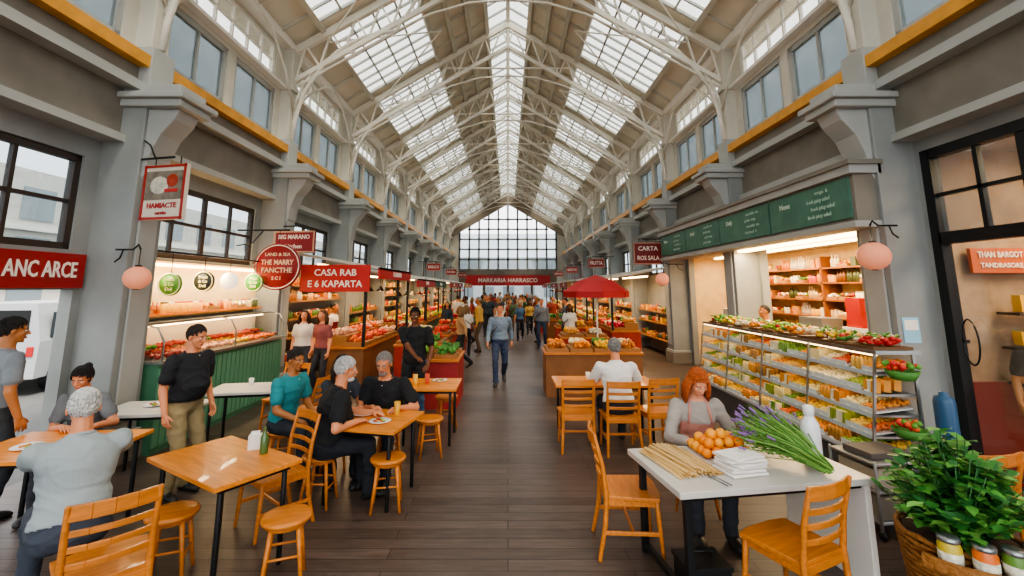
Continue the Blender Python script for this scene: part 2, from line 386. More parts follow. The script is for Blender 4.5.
# ---------------------------------------------------------------- ARCHITECTURE
COLS=[5.8+3.8*k for k in range(-2,9)]; YE=40.0; Y0=-3.6
EX,EZ,RZ=5.1,7.5,10.7
def wallgrid(mb,x0,x1,y0,y1,z0,z1,ops,mat):
    ys=sorted(set([y0,y1]+[v for o in ops for v in o[:2]])); zs=sorted(set([z0,z1]+[v for o in ops for v in o[2:]]))
    for a,b in zip(ys,ys[1:]):
        run=None
        for c,d in zip(zs,zs[1:]):
            m=((a+b)/2,(c+d)/2)
            solid=not any(o[0]<m[0]<o[1] and o[2]<m[1]<o[3] for o in ops)
            if solid: run=(run[0],d) if run else (c,d)
            if (not solid) and run: mb.bb(x0,x1,a,b,run[0],run[1],mat); run=None
        if run: mb.bb(x0,x1,a,b,run[0],run[1],mat)
def floor_mat():
    m=bpy.data.materials.new('wood_plank_floor'); m.use_nodes=True; nt=m.node_tree; b=nt.nodes['Principled BSDF']
    tc=nt.nodes.new('ShaderNodeTexCoord'); br=nt.nodes.new('ShaderNodeTexBrick'); nt.links.new(tc.outputs['Object'],br.inputs['Vector'])
    br.inputs['Scale'].default_value=1; br.inputs['Brick Width'].default_value=1.9; br.inputs['Row Height'].default_value=.15
    br.inputs['Mortar Size'].default_value=.004; br.inputs['Color1'].default_value=hexc('#574a43'); br.inputs['Color2'].default_value=hexc('#6c5e56'); br.inputs['Mortar'].default_value=hexc('#2a2320')
    mp=nt.nodes.new('ShaderNodeMapping'); mp.inputs['Scale'].default_value=(1.5,14,1); nt.links.new(tc.outputs['Object'],mp.inputs[0])
    n=nt.nodes.new('ShaderNodeTexNoise'); n.inputs['Scale'].default_value=2.2; n.inputs['Detail'].default_value=7; nt.links.new(mp.outputs[0],n.inputs['Vector'])
    mx=nt.nodes.new('ShaderNodeMix'); mx.data_type='RGBA'; mx.blend_type='MULTIPLY'; mx.inputs[0].default_value=.8
    r=nt.nodes.new('ShaderNodeValToRGB'); r.color_ramp.elements[0].position=.25; r.color_ramp.elements[0].color=(.45,.41,.39,1); r.color_ramp.elements[1].position=.75
    nt.links.new(n.outputs['Fac'],r.inputs[0]); nt.links.new(br.outputs['Color'],mx.inputs[6]); nt.links.new(r.outputs[0],mx.inputs[7])
    n3=nt.nodes.new('ShaderNodeTexNoise'); n3.inputs['Scale'].default_value=.7; n3.inputs['Detail'].default_value=4; nt.links.new(tc.outputs['Object'],n3.inputs['Vector'])
    r3=nt.nodes.new('ShaderNodeValToRGB'); r3.color_ramp.elements[0].position=.3; r3.color_ramp.elements[0].color=(.74,.72,.7,1); r3.color_ramp.elements[1].position=.7
    m3=nt.nodes.new('ShaderNodeMix'); m3.data_type='RGBA'; m3.blend_type='MULTIPLY'; m3.inputs[0].default_value=1
    nt.links.new(n3.outputs['Fac'],r3.inputs[0]); nt.links.new(mx.outputs[2],m3.inputs[6]); nt.links.new(r3.outputs[0],m3.inputs[7]); nt.links.new(m3.outputs[2],b.inputs['Base Color'])
    b.inputs['Roughness'].default_value=.4
    bp=nt.nodes.new('ShaderNodeBump'); bp.inputs['Strength'].default_value=.25; bp.inputs['Distance'].default_value=.01; nt.links.new(br.outputs['Fac'],bp.inputs['Height']); bp.invert=True
    nt.links.new(bp.outputs[0],b.inputs['Normal']); return m
MB().bb(-5.35,8,Y0,YE,-.1,0,floor_mat()).obj('floor')
MB().bb(-60,60,-30,90,-.25,-.11,M('#5f5f5e',.8,var=.2)).obj('street_ground')
mb=MB(); 
mb.bb(4.7,5.3,-.24,.24,0,4.6,GREY); mb.bb(4.64,5.3,-.3,.3,0,.3,GREYD); mb.bb(4.66,5.3,-.28,.28,.3,.36,GREYL)
mb.bb(4.67,4.7,-.15,.15,.5,3.5,GREYL)
mb.prism([(4.72,3.45),(4.66,3.55),(4.63,3.8),(4.52,4.08),(4.36,4.28),(4.3,4.42),(5.2,4.42),(5.2,3.45)],-.19,.19,GREYL)
mb.bb(4.22,5.3,-.3,.3,4.42,4.52,GREYL); mb.bb(4.16,5.3,-.36,.36,4.52,4.6,GREYL); mb.bb(4.28,5.3,-.26,.26,4.6,4.74,GREYL)
mb.bb(4.74,5.3,-.2,.2,4.74,5.3,GREYL); mb.bb(4.82,5.3,-.15,.15,5.3,7.45,CREAM); mb.bb(4.76,5.3,-.19,.19,6.45,6.55,CREAM)
colme=None
for s in(1,-1):
    for y in COLS:
        if colme is None: o=mb.obj('column',(0,y,0),0,.012); colme=o.data
        else: o=place('column',colme,(0,y,0),0,.012)
        if s<0: o.rotation_euler=(0,0,math.pi)
_w={}; WN=[0]
def window(w,h,nx,nz,pane,fr,fw=.06):
    k=(w,h,nx,nz,pane.name,fr.name)
    if k in _w: return _w[k]
    m=MB(); t=.08
    for z in(-h/2+fw/2,h/2-fw/2): m.box((0,0,z),(w,t,fw),fr)
    for x in(-w/2+fw/2,w/2-fw/2): m.box((x,0,0),(fw,t,h),fr)
    for i in range(1,nx): m.box((-w/2+w*i/nx,0,0),(fw*(1 if (nx==4 and i==2) else .55),t*.7,h),fr)
    for i in range(1,nz): m.box((0,0,-h/2+h*i/nz),(w,t*.66,fw*.55),fr)
    m.box((0,0,0),(w-.02,.01,h-.02),pane); me=m.obj('w'); _w[k]=me.data; bpy.data.objects.remove(me); return _w[k]
def add_window(me,x,y,z,rz):
    WN[0]+=1; return place('window_%d'%WN[0],me,(x,y,z),rz)
W2=window(1.45,1.05,2,1,GLB,GREYL,.09); W3=window(2.9,.75,6,2,GLS,WHITE,.07); WG=window(2.9,1.15,4,2,GLW,BRN,.08)
for s,nm in((-1,'wall_left'),(1,'wall_right')):
    up=MB(); lo=MB(); tr=MB(); ops=[]; lops=[]
    for i,y in enumerate(COLS):
        a,b=y+.24,y+3.56
        for c in((a+b)/2-.83,(a+b)/2+.83):
            ops.append((c-.72,c+.72,5.32,6.37)); add_window(W2,s*5.12,c,5.845,90)
        c=(a+b)/2; ops.append((c-1.45,c+1.45,6.62,7.37)); add_window(W3,s*5.12,c,6.995,90)
        if not(s>0 and i in(1,2,3)):
            lops.append((c-1.45,c+1.45,2.55,3.7)); add_window(WG,s*5.27,c,3.125,90)
    wallgrid(up,s*5.05,s*5.2,Y0,YE,4.7,7.6,ops,CREAM)
    if s<0: lops.append((2.4,5.45,0,2.08))
    else:
        lops.append((2.3,5.5,0,3.8)); lops+=[(6.1,9.3,0,2.95),(9.9,13.0,0,2.95)]
    wallgrid(lo,s*5.2,s*5.35,Y0,YE,0,4.7,lops,GREY)
    lo.v+=up.v and [p.copy() for p in up.v]; o0=len(lo.v)-len(up.v)
    lo.f+=[tuple(i+o0 for i in f) for f in up.f]; lo.m+=[lo.mi(CREAM)]*len(up.f); lo.s+=[False]*len(up.f)
    lo.bb(s*5.0,s*5.2,Y0,YE,4.0,4.7,GREYD); lo.obj(nm)
    tr.bb(s*4.92,s*5.2,Y0,YE,3.95,4.05,GREYL); tr.bb(s*4.8,s*5.2,Y0,YE,4.66,4.78,GREYL); tr.bb(s*4.9,s*5.06,Y0,YE,4.78,5.0,GREYD)
    tr.bb(s*4.76,s*5.06,Y0,YE,5.0,5.16,YEL); tr.bb(s*4.82,s*5.06,Y0,YE,5.16,5.2,WHITE); tr.bb(s*4.9,s*5.06,Y0,YE,6.46,6.52,WHITE); tr.bb(s*4.85,s*5.2,Y0,YE,7.42,7.6,WHITE)
    tr.obj('trim_1' if s<0 else 'trim_2')
SL=math.hypot(EX,RZ-EZ)
def rp(s,t,off=0):
    nx,nz=(RZ-EZ)/SL,EX/SL
    return V((s*(EX*(1-t)+nx*off),0,EZ+(RZ-EZ)*t+nz*off))
def slab(mb,s,t0,t1,y0,y1,mat,th=.08,off=0):
    a=rp(s,t0,off);b=rp(s,t1,off);c=rp(s,t1,off+th);d=rp(s,t0,off+th)
    mb.prism([(p.x,p.z) for p in(a,b,c,d)],y0,y1,mat)
roof=MB(); sky=MB(); ROOFM=M('#e2dccb',.7,var=.1,scale=1.5,name='roof_board')
TA,TB,TC=.16,.56,.86
for s in(-1,1):
    slab(roof,s,-.06,TA,Y0,YE,ROOFM); slab(roof,s,TB,TC,Y0,YE,ROOFM)
    for y in COLS:
        slab(roof,s,TA,TB,y-.28,y+.28,ROOFM)
        y0,y1=y+.28,y+3.52
        slab(sky,s,TA,TB,y0,y1,GLS,.012,.03)
        for k in range(0,9): yy=y0+(y1-y0)*k/8; slab(sky,s,TA,TB,yy-.02,yy+.02,GREYL,.06,-.02)
        for t in(.26,.36,.46): slab(sky,s,t-.004,t+.004,y0,y1,GREYL,.05,-.015)
    slab(roof,s,TA,TB,Y0,COLS[0]-.28,ROOFM)
    slab(sky,s,TC,1.0,Y0,YE,GLS,.012,.03)
    yy=Y0
    while yy<YE: slab(sky,s,TC,1.0,yy-.025,yy+.025,GREYL,.06,-.02); yy+=.63
    for t in(TA,TB,.66,.76,TC): slab(roof,s,t-.01,t+.01,Y0,YE,CREAM,.14,-.14)
    yy=Y0+.2
    while yy<YE:
        slab(roof,s,.0,TA,yy-.03,yy+.03,CREAM,.07,-.07); slab(roof,s,TB,TC,yy-.03,yy+.03,CREAM,.07,-.07); yy+=.95
roof.bb(-.06,.06,Y0,YE,RZ-.12,RZ+.05,WHITE)
roof.obj('ceiling'); sky.obj('skylight')
tm=MB(); TW=M('#e2ddd0',.5,name='truss_paint')
for s in(-1,1):
    A0=rp(s,.02,-.16);A1=rp(s,1,-.16);B0=V((s*4.82,0,6.75));B1=V((0,0,RZ-.95))
    tm.beam(A0,A1,.12,.16,TW); tm.beam(B0,B1,.08,.1,TW)
    n=9
    for k in range(n):
        p=B0.lerp(B1,k/n);q=A0.lerp(A1,(k+.5)/n);r=B0.lerp(B1,(k+1)/n); tm.beam(p,q,.04,.04,TW); tm.beam(q,r,.04,.04,TW)
    pts=[V((s*(4.8-2.2*(1-math.cos(a))),0,5.35+2.6*math.sin(a))) for a in[math.pi/2*k/10 for k in range(11)]]
    tm.tube(pts,.05,TW,6)
    pts2=[V((s*(4.8-1.3*(1-math.cos(a))),0,5.9+1.55*math.sin(a))) for a in[math.pi/2*k/6 for k in range(7)]]
    tm.tube(pts2,.03,TW,6)
    tm.cyl((s*4.8,0,6.6),(s*2.6,0,7.95),.03,None,TW,6)
    tm.cyl((s*2.6,0,7.95),(s*2.0,0,9.0),.035,None,TW,6)
    tm.tube([(s*2.6,0,7.95),(s*1.8,0,8.4),(s*.9,0,8.68),(0,0,8.75)],.028,TW,6)
tm.cyl((0,0,8.75),(0,0,RZ-.2),.025,None,TW,6); tm.cyl((-2.0,0,9.0),(2.0,0,9.0),.03,None,TW,6)
tme=None
for y in COLS:
    if tme is None: tme=tm.obj('roof_truss',(0,y,0)).data
    else: place('roof_truss',tme,(0,y,0))
wb=MB()
for s in(-1,1):
    for y in COLS[:-1]:
        a=rp(s,.15,-.35);b=rp(s,.6,-.35)
        wb.cyl((a.x,y,a.z),(b.x,y+1.9,b.z),.022,None,TW,6); wb.cyl((b.x,y+1.9,b.z),(a.x,y+3.8,a.z),.022,None,TW,6)
        wb.tube([(s*4.8,y+.0,6.0),(s*4.75,y+.6,6.7),(s*4.7,y+1.3,7.2),(s*4.7,y+1.9,7.38),(s*4.7,y+2.5,7.2),(s*4.75,y+3.2,6.7),(s*4.8,y+3.8,6.0)],.026,TW,6)
wb.obj('roof_brace')
ew=MB()
ew.bb(-5.35,-4.3,YE,YE+.2,0,7.6,CREAM); ew.bb(4.3,5.35,YE,YE+.2,0,7.6,CREAM)
ew.bb(-4.3,4.3,YE,YE+.25,3.3,3.75,GREYD); ew.bb(-4.3,4.3,YE-.05,YE+.2,2.5,3.3,M('#7b6a5c',.6))
for x in(-4.2,-2.1,0,2.1,4.2): ew.bb(x-.1,x+.1,YE,YE+.2,0,2.5,GREYD)
for s in(-1,1):
    ew.prism([(s*5.2,7.5),(s*0,10.7),(s*0,9.6),(s*5.2,6.5)],YE-.3,YE+.2,M('#8a7d6c',.6))
for x in np.linspace(-4.3,4.3,11): 
    zt=6.9+(9.6-6.9)*(1-abs(x)/4.6); ew.bb(x-.08,x+.08,YE,YE+.1,3.7,zt,GREY)
for z in(4.6,5.5,6.4,7.3,8.2): 
    hw=4.3 if z<7 else 4.9*(1-(z-6.5)/3.1); ew.bb(-hw,hw,YE,YE+.1,z-.07,z+.07,GREY)
ew.bb(-4.3,4.3,YE+.04,YE+.05,3.7,6.9,GLW)
ew.obj('wall_end')
b=MB(); b.bb(-3.7,3.7,YE-.35,YE-.3,2.3,3.2,RED); b.text('MARKARIA HARRASCO',.5,(0,YE-.36,2.75),(1,0,0),(0,0,1),TXT,6.6); b.obj('banner_sign')
# ---------------------------------------------------------------- furniture
def chair_mesh():
    m=MB(); 
    sp=[(-.21,-.2),(.21,-.2),(.235,.21),(.12,.235),(-.12,.235),(-.235,.21)]
    n=len(sp)
    m.add([V((x,y,.435)) for x,y in sp]+[V((x,y,.465)) for x,y in sp],ring_faces(0,n,n)+[tuple(reversed(range(n))),tuple(n+i for i in range(n))],WOOD,False)
    for sx in(-1,1):
        m.tube([(sx*.225,-.27,0),(sx*.205,-.215,.25),(sx*.2,-.2,.46),(sx*.2,-.225,.68),(sx*.205,-.285,.92)],[.016,.02,.021,.019,.014],WOOD,8)
        m.tube([(sx*.215,.225,0),(sx*.2,.19,.44)],[.014,.021],WOOD,8)
        m.beam((sx*.215,-.235,.2),(sx*.21,.21,.2),.02,.03,WOOD); m.beam((sx*.2,-.2,.415),(sx*.2,.19,.415),.02,.05,WOOD)
    m.beam((-.2,.19,.415),(.2,.19,.415),.02,.05,WOOD); m.beam((-.2,-.2,.415),(.2,-.2,.415),.02,.05,WOOD); m.beam((-.21,0,.2),(.21,0,.2),.02,.03,WOOD)
    for z,y,h in((.58,-.21,.035),(.67,-.222,.035),(.76,-.242,.035),(.875,-.272,.085)):
        pts=[V((x,y-.035*(1-(x/.2)**2),z)) for x in(-.2,-.1,0,.1,.2)]
        for a,c in zip(pts,pts[1:]):
            vs=[p+V((0,dy,dz)) for p in(a,c) for dy,dz in((-.009,-h/2),(.009,-h/2),(.009,h/2),(-.009,h/2))]
            m.add(vs,ring_faces(0,4,4)+[(3,2,1,0),(4,5,6,7)],WOOD,False)
    o=m.obj('c'); me=o.data; bpy.data.objects.remove(o); return me
CH=chair_mesh()
def chair(x,y,rz,name='dining_chair'): return place(name,CH,(x,y,0),rz,.005)
def stool_mesh():
    m=MB(); m.lathe([(.15,.425),(.168,.43),(.175,.445),(.17,.46),(.15,.465)],WOOD,n=28)
    for k in range(4):
        a=math.pi/4+k*math.pi/2; c,s_=math.cos(a),math.sin(a)
        m.tube([(c*.19,s_*.19,0),(c*.12,s_*.12,.43)],[.013,.018],WOOD,8)
        a2=a+math.pi/2; z=.17 if k%2 else .22; r=.19-.07*z/.43
        m.cyl((c*r,s_*r,z),(math.cos(a2)*r,math.sin(a2)*r,z),.009,None,WOOD,8)
    m.lathe([(.13,.395),(.14,.40),(.14,.425),(.13,.43)],WOOD,n=24)
    o=m.obj('c'); me=o.data; bpy.data.objects.remove(o); return me
ST=stool_mesh()
def stool(x,y,rz=20): return place('wooden_stool',ST,(x,y,0),rz)
def table(x,y,w,d,rz,top=WOODT,legs=DARK,name='dining_table',th=.035):
    m=MB(); m.box((0,0,.75-th/2),(w,d,th),top); m.box((0,0,.75-th-.02),(w-.12,d-.12,.04),legs)
    for a in(-1,1):
        for c in(-1,1): m.cyl((a*(w/2-.09),c*(d/2-.09),0),(a*(w/2-.09),c*(d/2-.09),.72),.02,None,legs,10)
    return m.obj(name,(x,y,0),rz,.006)
WTOP=M('#cbc7bf',.35,var=.08,name='laminate')
table(-3.95,4.2,1.1,.8,5); table(-2.28,3.88,1.08,.66,-32); table(-1.42,5.0,.85,.75,-12); table(-1.1,6.75,.8,.75,0)
table(-4.05,5.45,.95,.65,8,WTOP); table(-3.5,6.5,1.05,.65,10,WTOP)
table(1.4,6.95,1.45,.7,0)
chair(-2.45,3.02,44); chair(-2.12,4.42,140); chair(-3.4,7.2,170); chair(-2.75,6.45,80)
chair(.92,6.42,0); chair(1.48,6.3,0); chair(2.02,6.5,10)
chair(1.0,4.08,-94); chair(1.87,3.26,25); chair(3.5,3.75,10)
stool(-2.5,3.66); stool(-1.62,3.6); stool(-1.87,4.82,0); stool(-1.18,4.75,10); stool(-1.42,5.72); stool(-2.05,5.65); stool(-2.65,5.6); stool(-1.0,6.1); stool(1.78,4.6); stool(-4.35,4.95); stool(-.95,7.3)
m=MB(); m.box((0,0,.73),(1.5,.85,.045),WTOP); m.box((0,0,.69),(1.4,.75,.04),DARK)
m.box((.71,0,.355),(.05,.8,.71),WHITE)
for c in(-1,1): m.box((-.66,c*.34,.355),(.05,.05,.71),DARK)
m.box((-.66,0,.06),(.05,.7,.04),DARK); RT=m.obj('side_table',(1.82,3.78,0),9,.006)
m=MB(); ST1=M('#e0c088',.6); ST2=M('#c49a58',.6)
for k in range(130):
    y=random.uniform(-.18,.18); z=.004+random.random()*.05*(1-abs(y)/.2); a=random.uniform(-.05,.05)
    m.cyl((y,-.27+random.uniform(-.03,.03),z),(y+a,.27,z+random.uniform(0,.01)),.0055,None,random.choice((ST1,ST2)),5)
m.obj('breadstick_bundle',(1.33,3.78,.753),14)
m=MB(); OR=M('#f08a10',.45,bump=.3,bscale=80); OR2=M('#f5a52a',.45)
for lay,(n,r) in enumerate(((5,.04),(4,.04),(2,.04))):
    for i in range(n):
        for j in range(n-1 if lay<2 else 1): m.blob((-.17+i*.083+lay*.04,-.12+j*.08+lay*.035,.042+lay*.062),.042+random.uniform(-.004,.003),random.choice((OR,OR2)),2)
m.obj('orange_pile',(1.75,3.98,.755),5)
m=MB(); LV=M('#8f6ea8',.7); LG=M('#5a8c3a',.6); LG2=M('#86b055',.6)
for k in range(380):
    a=random.gauss(0,.30); L=random.uniform(.35,.64); z=random.uniform(.015,.16); tz=z+random.uniform(0,.17)
    p0=V((-.34+random.uniform(-.04,.04),random.uniform(-.04,.04),.02+z*.3)); p1=p0+V((math.cos(a)*L,math.sin(a)*L*.85,tz))
    m.tube([p0,p0.lerp(p1,.5)+V((0,0,.03)),p1],[.005,.0045,.002],random.choice((LG,LG2)),4)
    if k%4==0:
        for q in range(4): m.blob(p1+(p1-p0).normalized()*(q*.014-.03),.0105,LV,1)
    elif k%3==1:
        for q in range(5): m.blob(p0.lerp(p1,.5+.12*q)+V((0,random.uniform(-.01,.01),0)),.013,LG,1,(1,1,.4))
m.obj('lavender_bouquet',(2.12,3.8,.755),125)
m=MB()
for k in range(6): m.box((random.uniform(-.01,.01),random.uniform(-.01,.01),.012+k*.022),(.3-.02*(k%2),.24-.015*(k%3),.018),M('#efece6',.8,bump=.6,bscale=20),Matrix.Rotation(random.uniform(-.15,.15),3,'Z'))
m.obj('napkin_stack',(1.73,3.6,.753),15,.007)
m=MB(); m.lathe([(r*1.25,z*1.55) for r,z in[(.052,0),(.056,.01),(.056,.15),(.05,.18),(.03,.205),(.026,.215),(.032,.22),(.034,.25),(.03,.262),(.008,.265)]],M('#eceef0',.3,coat=.4)); m.obj('white_bottle',(2.43,3.84,.753))
m=MB()
for dx in(0,.035):
    m.cyl((dx,-.09,.006),(dx,.05,.006),.004,.003,STEEL,6); m.ell((dx,.07,.006),(.012,.025,.004),STEEL,8,6)
m.obj('cutlery',(1.48,3.42,.753),20)
m=MB(); m.box((0,0,.1),(.3,.24,.2),DARK); m.box((0,0,.21),(.32,.26,.03),DARK); m.tube([(-.08,0,.22),(-.08,0,.27),(.08,0,.27),(.08,0,.22)],.008,DARK); m.obj('black_toolbox',(1.36,3.5,0),5,.01)
def cup(x,y,c,h=.1,r=.035,z=.75):
    m=MB(); m.lathe([(r*.75,0),(r*.8,.004),(r,h),(r*.94,h),(r*.7,.01)],M(c,.35,coat=.2),n=16); m.obj('drinking_cup',(x,y,z))
def plate(x,y,food='#c8843a',z=.75):
    m=MB(); m.lathe([(.05,0),(.06,.004),(.11,.018),(.108,.021),(.06,.009),(.005,.008)],M('#f0ede6',.3),n=24)
    for k in range(9): m.blob((random.uniform(-.05,.05),random.uniform(-.05,.05),.022),.018,M(random.choice((food,'#7d9a3a','#a83a22')),.6),1,(1,1,.6))
    m.obj('dinner_plate',(x,y,z))
plate(-1.3,4.85);plate(-1.55,5.12,'#d8b060');cup(-1.2,5.15,'#d8a030',.13);cup(-1.65,4.9,'#e8e4dc');cup(-1.15,6.7,'#c84a2a',.14);plate(-1.0,6.9);cup(-1.3,6.6,'#e8b040',.15)
cup(-3.55,4.1,'#e9e2d2');cup(-3.9,4.4,'#b33a22');plate(-4.1,4.1);cup(1.2,7.05,'#e9e2d2');cup(1.6,6.9,'#c8843a',.13);plate(1.35,7.1);plate(-4.1,5.5);cup(-3.6,6.6,'#e6e2d8')
m=MB(); m.lathe([(.03,0),(.032,.01),(.032,.13),(.012,.17),(.012,.2),(.015,.205),(.004,.21)],M('#4b6a36',.15,coat=.5)); m.obj('condiment_bottle',(-2.02,3.98,.75))
m=MB(); m.box((0,0,.06),(.1,.07,.12),M('#e9e4da',.6)); m.box((0,0,.125),(.07,.03,.04),WHITE); m.obj('napkin_dispenser',(-2.15,4.08,.75),20,.006)
# ---------------------------------------------------------------- foods helper
FOODC=['#d8422a','#e88a1e','#f2c22e','#8fae2e','#4f8a3a','#c92f4a','#f2dfb0','#c5752b','#eaa850','#9a3a2a','#e9e3c8','#c7d04a']
def foods(m,x0,x1,y0,y1,z,r=.035,dens=1.0,cols=None,run=5,zs=0):
    nx=max(1,int((x1-x0)/(r*2.1)*dens)); ny=max(1,int((y1-y0)/(r*2.1)*dens)); c=None
    for j in range(ny):
        if j%run==0 or c is None: c=random.choice(cols or FOODC)
        for i in range(nx):
            p=(x0+(i+.5+random.uniform(-.2,.2))*(x1-x0)/nx,y0+(j+.5+random.uniform(-.2,.2))*(y1-y0)/ny,z+r*random.uniform(.6,1.2)+zs*i/nx)
            m.blob(p,r*random.uniform(.85,1.15),M(c,.5),1,(1,random.uniform(.8,1.3),random.uniform(.7,1)))
PK=['#c9402a','#e9b23a','#7a4a22','#e9dfc8','#5a7a3a','#d9822a','#b5652b','#e0a050','#f0e6d0','#c98a4a','#4f5a3a','#d8c090']
def shelf_goods(m,x,y0,y1,z,h,d=.2):
    y=y0
    while y<y1-.1:
        k=random.random(); c=random.choice(PK)
        if k<.3:
            n=random.choice((2,3,4)); r=random.uniform(.03,.04)
            for q in range(n):
                if y+r>y1: break
                hh=h*random.uniform(.75,.95); m.lathe([(r,0),(r,hh*.55),(r*.4,hh*.75),(r*.4,hh)],M(c,.3),(x,y+r,z),8); y+=2*r+.006
        elif k<.6:
            n=random.choice((2,3)); r=random.uniform(.045,.06); hh=min(h*.8,.16)
            for q in range(n):
                if y+r>y1: break
                m.lathe([(r*.9,0),(r,.01),(r,hh*.85),(r*.8,hh*.9)],M(c,.35),(x,y+r,z),10); m.lathe([(r*.85,0),(r*.85,.02)],M(random.choice(('#d8d4c8','#b32a22','#2a2a2a')),.4),(x,y+r,z+hh*.9),10); y+=2*r+.01
        elif k<.86:
            w=random.uniform(.25,.4)
            if y+w>y1: break
            m.box((x,y+w/2,z+.03),(d,w-.02,.06),M('#a8763e',.7))
            for q in range(14): m.blob((x+random.uniform(-d*.4,d*.4),y+w/2+random.uniform(-w*.4,w*.4),z+.07+random.random()*.04),.035,M(random.choice((c,random.choice(FOODC))),.5),1)
            y+=w
        else:
            w=random.uniform(.12,.2)
            if y+w>y1: break
            m.box((x,y+w/2,z+h*.3),(d*.8,w*.92,h*.6),M(c,.5)); y+=w+.01
        y+=.03
m=MB(); X0,X1,YA,YB=3.78,4.34,4.98,9.25; H1=1.42
m.bb(X0+.05,X1,YA,YB,.0,.3,M('#5c5f5e',.5,metal=.4)); m.bb(X0,X1,YA,YB,.3,.34,STEEL)
m.bb(X1-.03,X1,YA,YB,.34,H1,M('#d8d5cc',.4))
shel=[.35,.56,.77,.98,1.19]
for i,z in enumerate(shel):
    xx=X0+.03*i
    m.bb(xx,X1,YA,YB,z-.01,z+.01,STEEL); m.bb(xx-.006,xx+.008,YA,YB,z-.022,z+.02,M('#c9ced0',.3))
    m.bb(xx+.03,xx+.06,YA+.02,YB,z+.188,z+.198,M('#ffd9a0',.4,emit=6))
m.bb(X0+.13,X1+.05,YA-.03,YB,H1-.02,H1+.02,STEEL)
for y in np.linspace(YA,YB,5): m.beam((X0,y,.34),(X0+.14,y,H1),.022,.022,STEEL); m.bb(X1-.03,X1,y-.012,y+.012,.34,H1,STEEL)
m.add([V((X0-.015,YA,.4)),V((X0-.015,YB,.4)),V((X0+.13,YB,H1)),V((X0+.13,YA,H1))],[(0,1,2,3)],GL,False)
m.obj('display_case')
m=MB()
for i,z in enumerate(shel):
    xx=X0+.03*i+.012
    y=YA+.03; xb=X1-.06
    while y<YB-.12:
        w=random.choice((.18,.22,.28)); c=random.choice(['#e8bc3a','#e09a3a','#8fa03a','#ecd690','#d8703a','#efdca0','#6f953a','#d8a850','#f0e2c0','#d98a34','#a8783a','#e9c060']); k=random.random(); y1=min(y+w,YB-.03)
        if k<.7:
            m.box(((xx+xb)/2,(y+y1)/2-.005,z+.045),(xb-xx,y1-y-.01,.012),M('#dcdedc',.35),Matrix.Rotation(-.12,3,'Y'))
            m.box((xx+.005,(y+y1)/2-.005,z+.045),(.01,y1-y-.015,.05),M('#dcdedc',.35))
            foods(m,xx+.02,xb,y+.01,y1-.02,z+.038,.027,1.2,[c,c,random.choice(['#e8bc3a','#6f953a','#d98a34','#c9502e'])],run=99,zs=.07)
        elif k<.88:
            yy=y
            while yy<y1-.03:
                for j in range(3): m.box((xx+.05+j*.11,yy+.025,z+.075+j*.01),(.075,.042,.12),M(c if j else random.choice((c,'#f2e6c6')),.45),Matrix.Rotation(.12,3,'Y'))
                yy+=.05
        else:
            yy=y
            while yy<y1-.05: 
                for j in range(3): m.lathe([(.024,0),(.026,.01),(.026,.09),(.018,.11),(.018,.135)],M(c,.3),(xx+.04+j*.1,yy+.03,z+.012),8)
                yy+=.06
        m.box((xx+.0,(y+y1)/2,z+.02),(.006,.06,.03),M('#f4f2ea',.5))
        y=y1
m.obj('packaged_food')
m=MB()
for k,(y,c) in enumerate(((5.15,'#c92f2a'),(5.45,'#4f8a3a'),(5.8,'#f0c030'),(6.15,'#e9c99a'),(6.6,'#e88a1e'),(7.0,'#8fae2e'),(7.4,'#e88a1e'),(7.9,'#f0e6c8'),(8.4,'#f0c030'),(8.85,'#4f8a3a'))):
    m.bb(3.93,4.36,y-.15,y+.15,H1+.022,H1+.05,M('#6a4a2a',.6))
    for q in range(30): m.blob((random.uniform(3.96,4.33),y+random.uniform(-.14,.14),H1+.07+random.random()*.07),random.uniform(.028,.045),M(random.choice((c,c,random.choice(FOODC))),.5),1,(1,1.2,.8))
    for q in range(7): m.ell((random.uniform(3.98,4.3),y+random.uniform(-.12,.12),H1+.15),(.022,.06,.008),M('#5f9a3a',.5),8,5,Euler((random.uniform(-1,1),random.uniform(-.5,.5),random.random()*3)).to_matrix())
m.obj('fresh_produce')
m=MB()
for z in(.62,1.18):
    m.lathe([(.1,0),(.15,.09),(.14,.09),(.09,.01)],M('#4e8a3a',.6),(4.02,4.78,z),16)
    for q in range(30): m.blob((4.02+random.uniform(-.1,.1),4.78+random.uniform(-.1,.1),z+.1+random.random()*.06),.03,M(random.choice(('#c92f2a','#e8552a','#5f9a3a')),.5),1)
    m.beam((4.02,4.78,z+.005),(4.02,5.0,z+.005),.02,.02,STEEL)
m.obj('tomato_basket')
m=MB(); CW=M('#e2c48e',.6,var=.15); 
m.bb(6.9,7.0,5.9,13.3,0,3.0,CW); m.bb(5.35,7.0,5.75,5.9,0,3.0,CW); m.bb(5.35,7.0,13.2,13.3,0,3.0,CW); m.bb(5.35,7.0,5.75,13.3,2.95,3.05,CREAM); m.obj('wall_stall')
m=MB(); SHW=M('#8a5228',.5)
for y in(6.15,9.4,13.0): m.bb(6.5,6.9,y,y+.05,0,2.75,SHW)
for z in(.3,.7,1.1,1.5,1.85,2.2,2.5):
    m.bb(6.5,6.9,6.2,13,z-.015,z+.015,SHW); shelf_goods(m,6.64,6.22,9.38,z+.015,.3,.24); shelf_goods(m,6.64,9.47,12.95,z+.015,.3,.24)
m.obj('bottle_shelf')
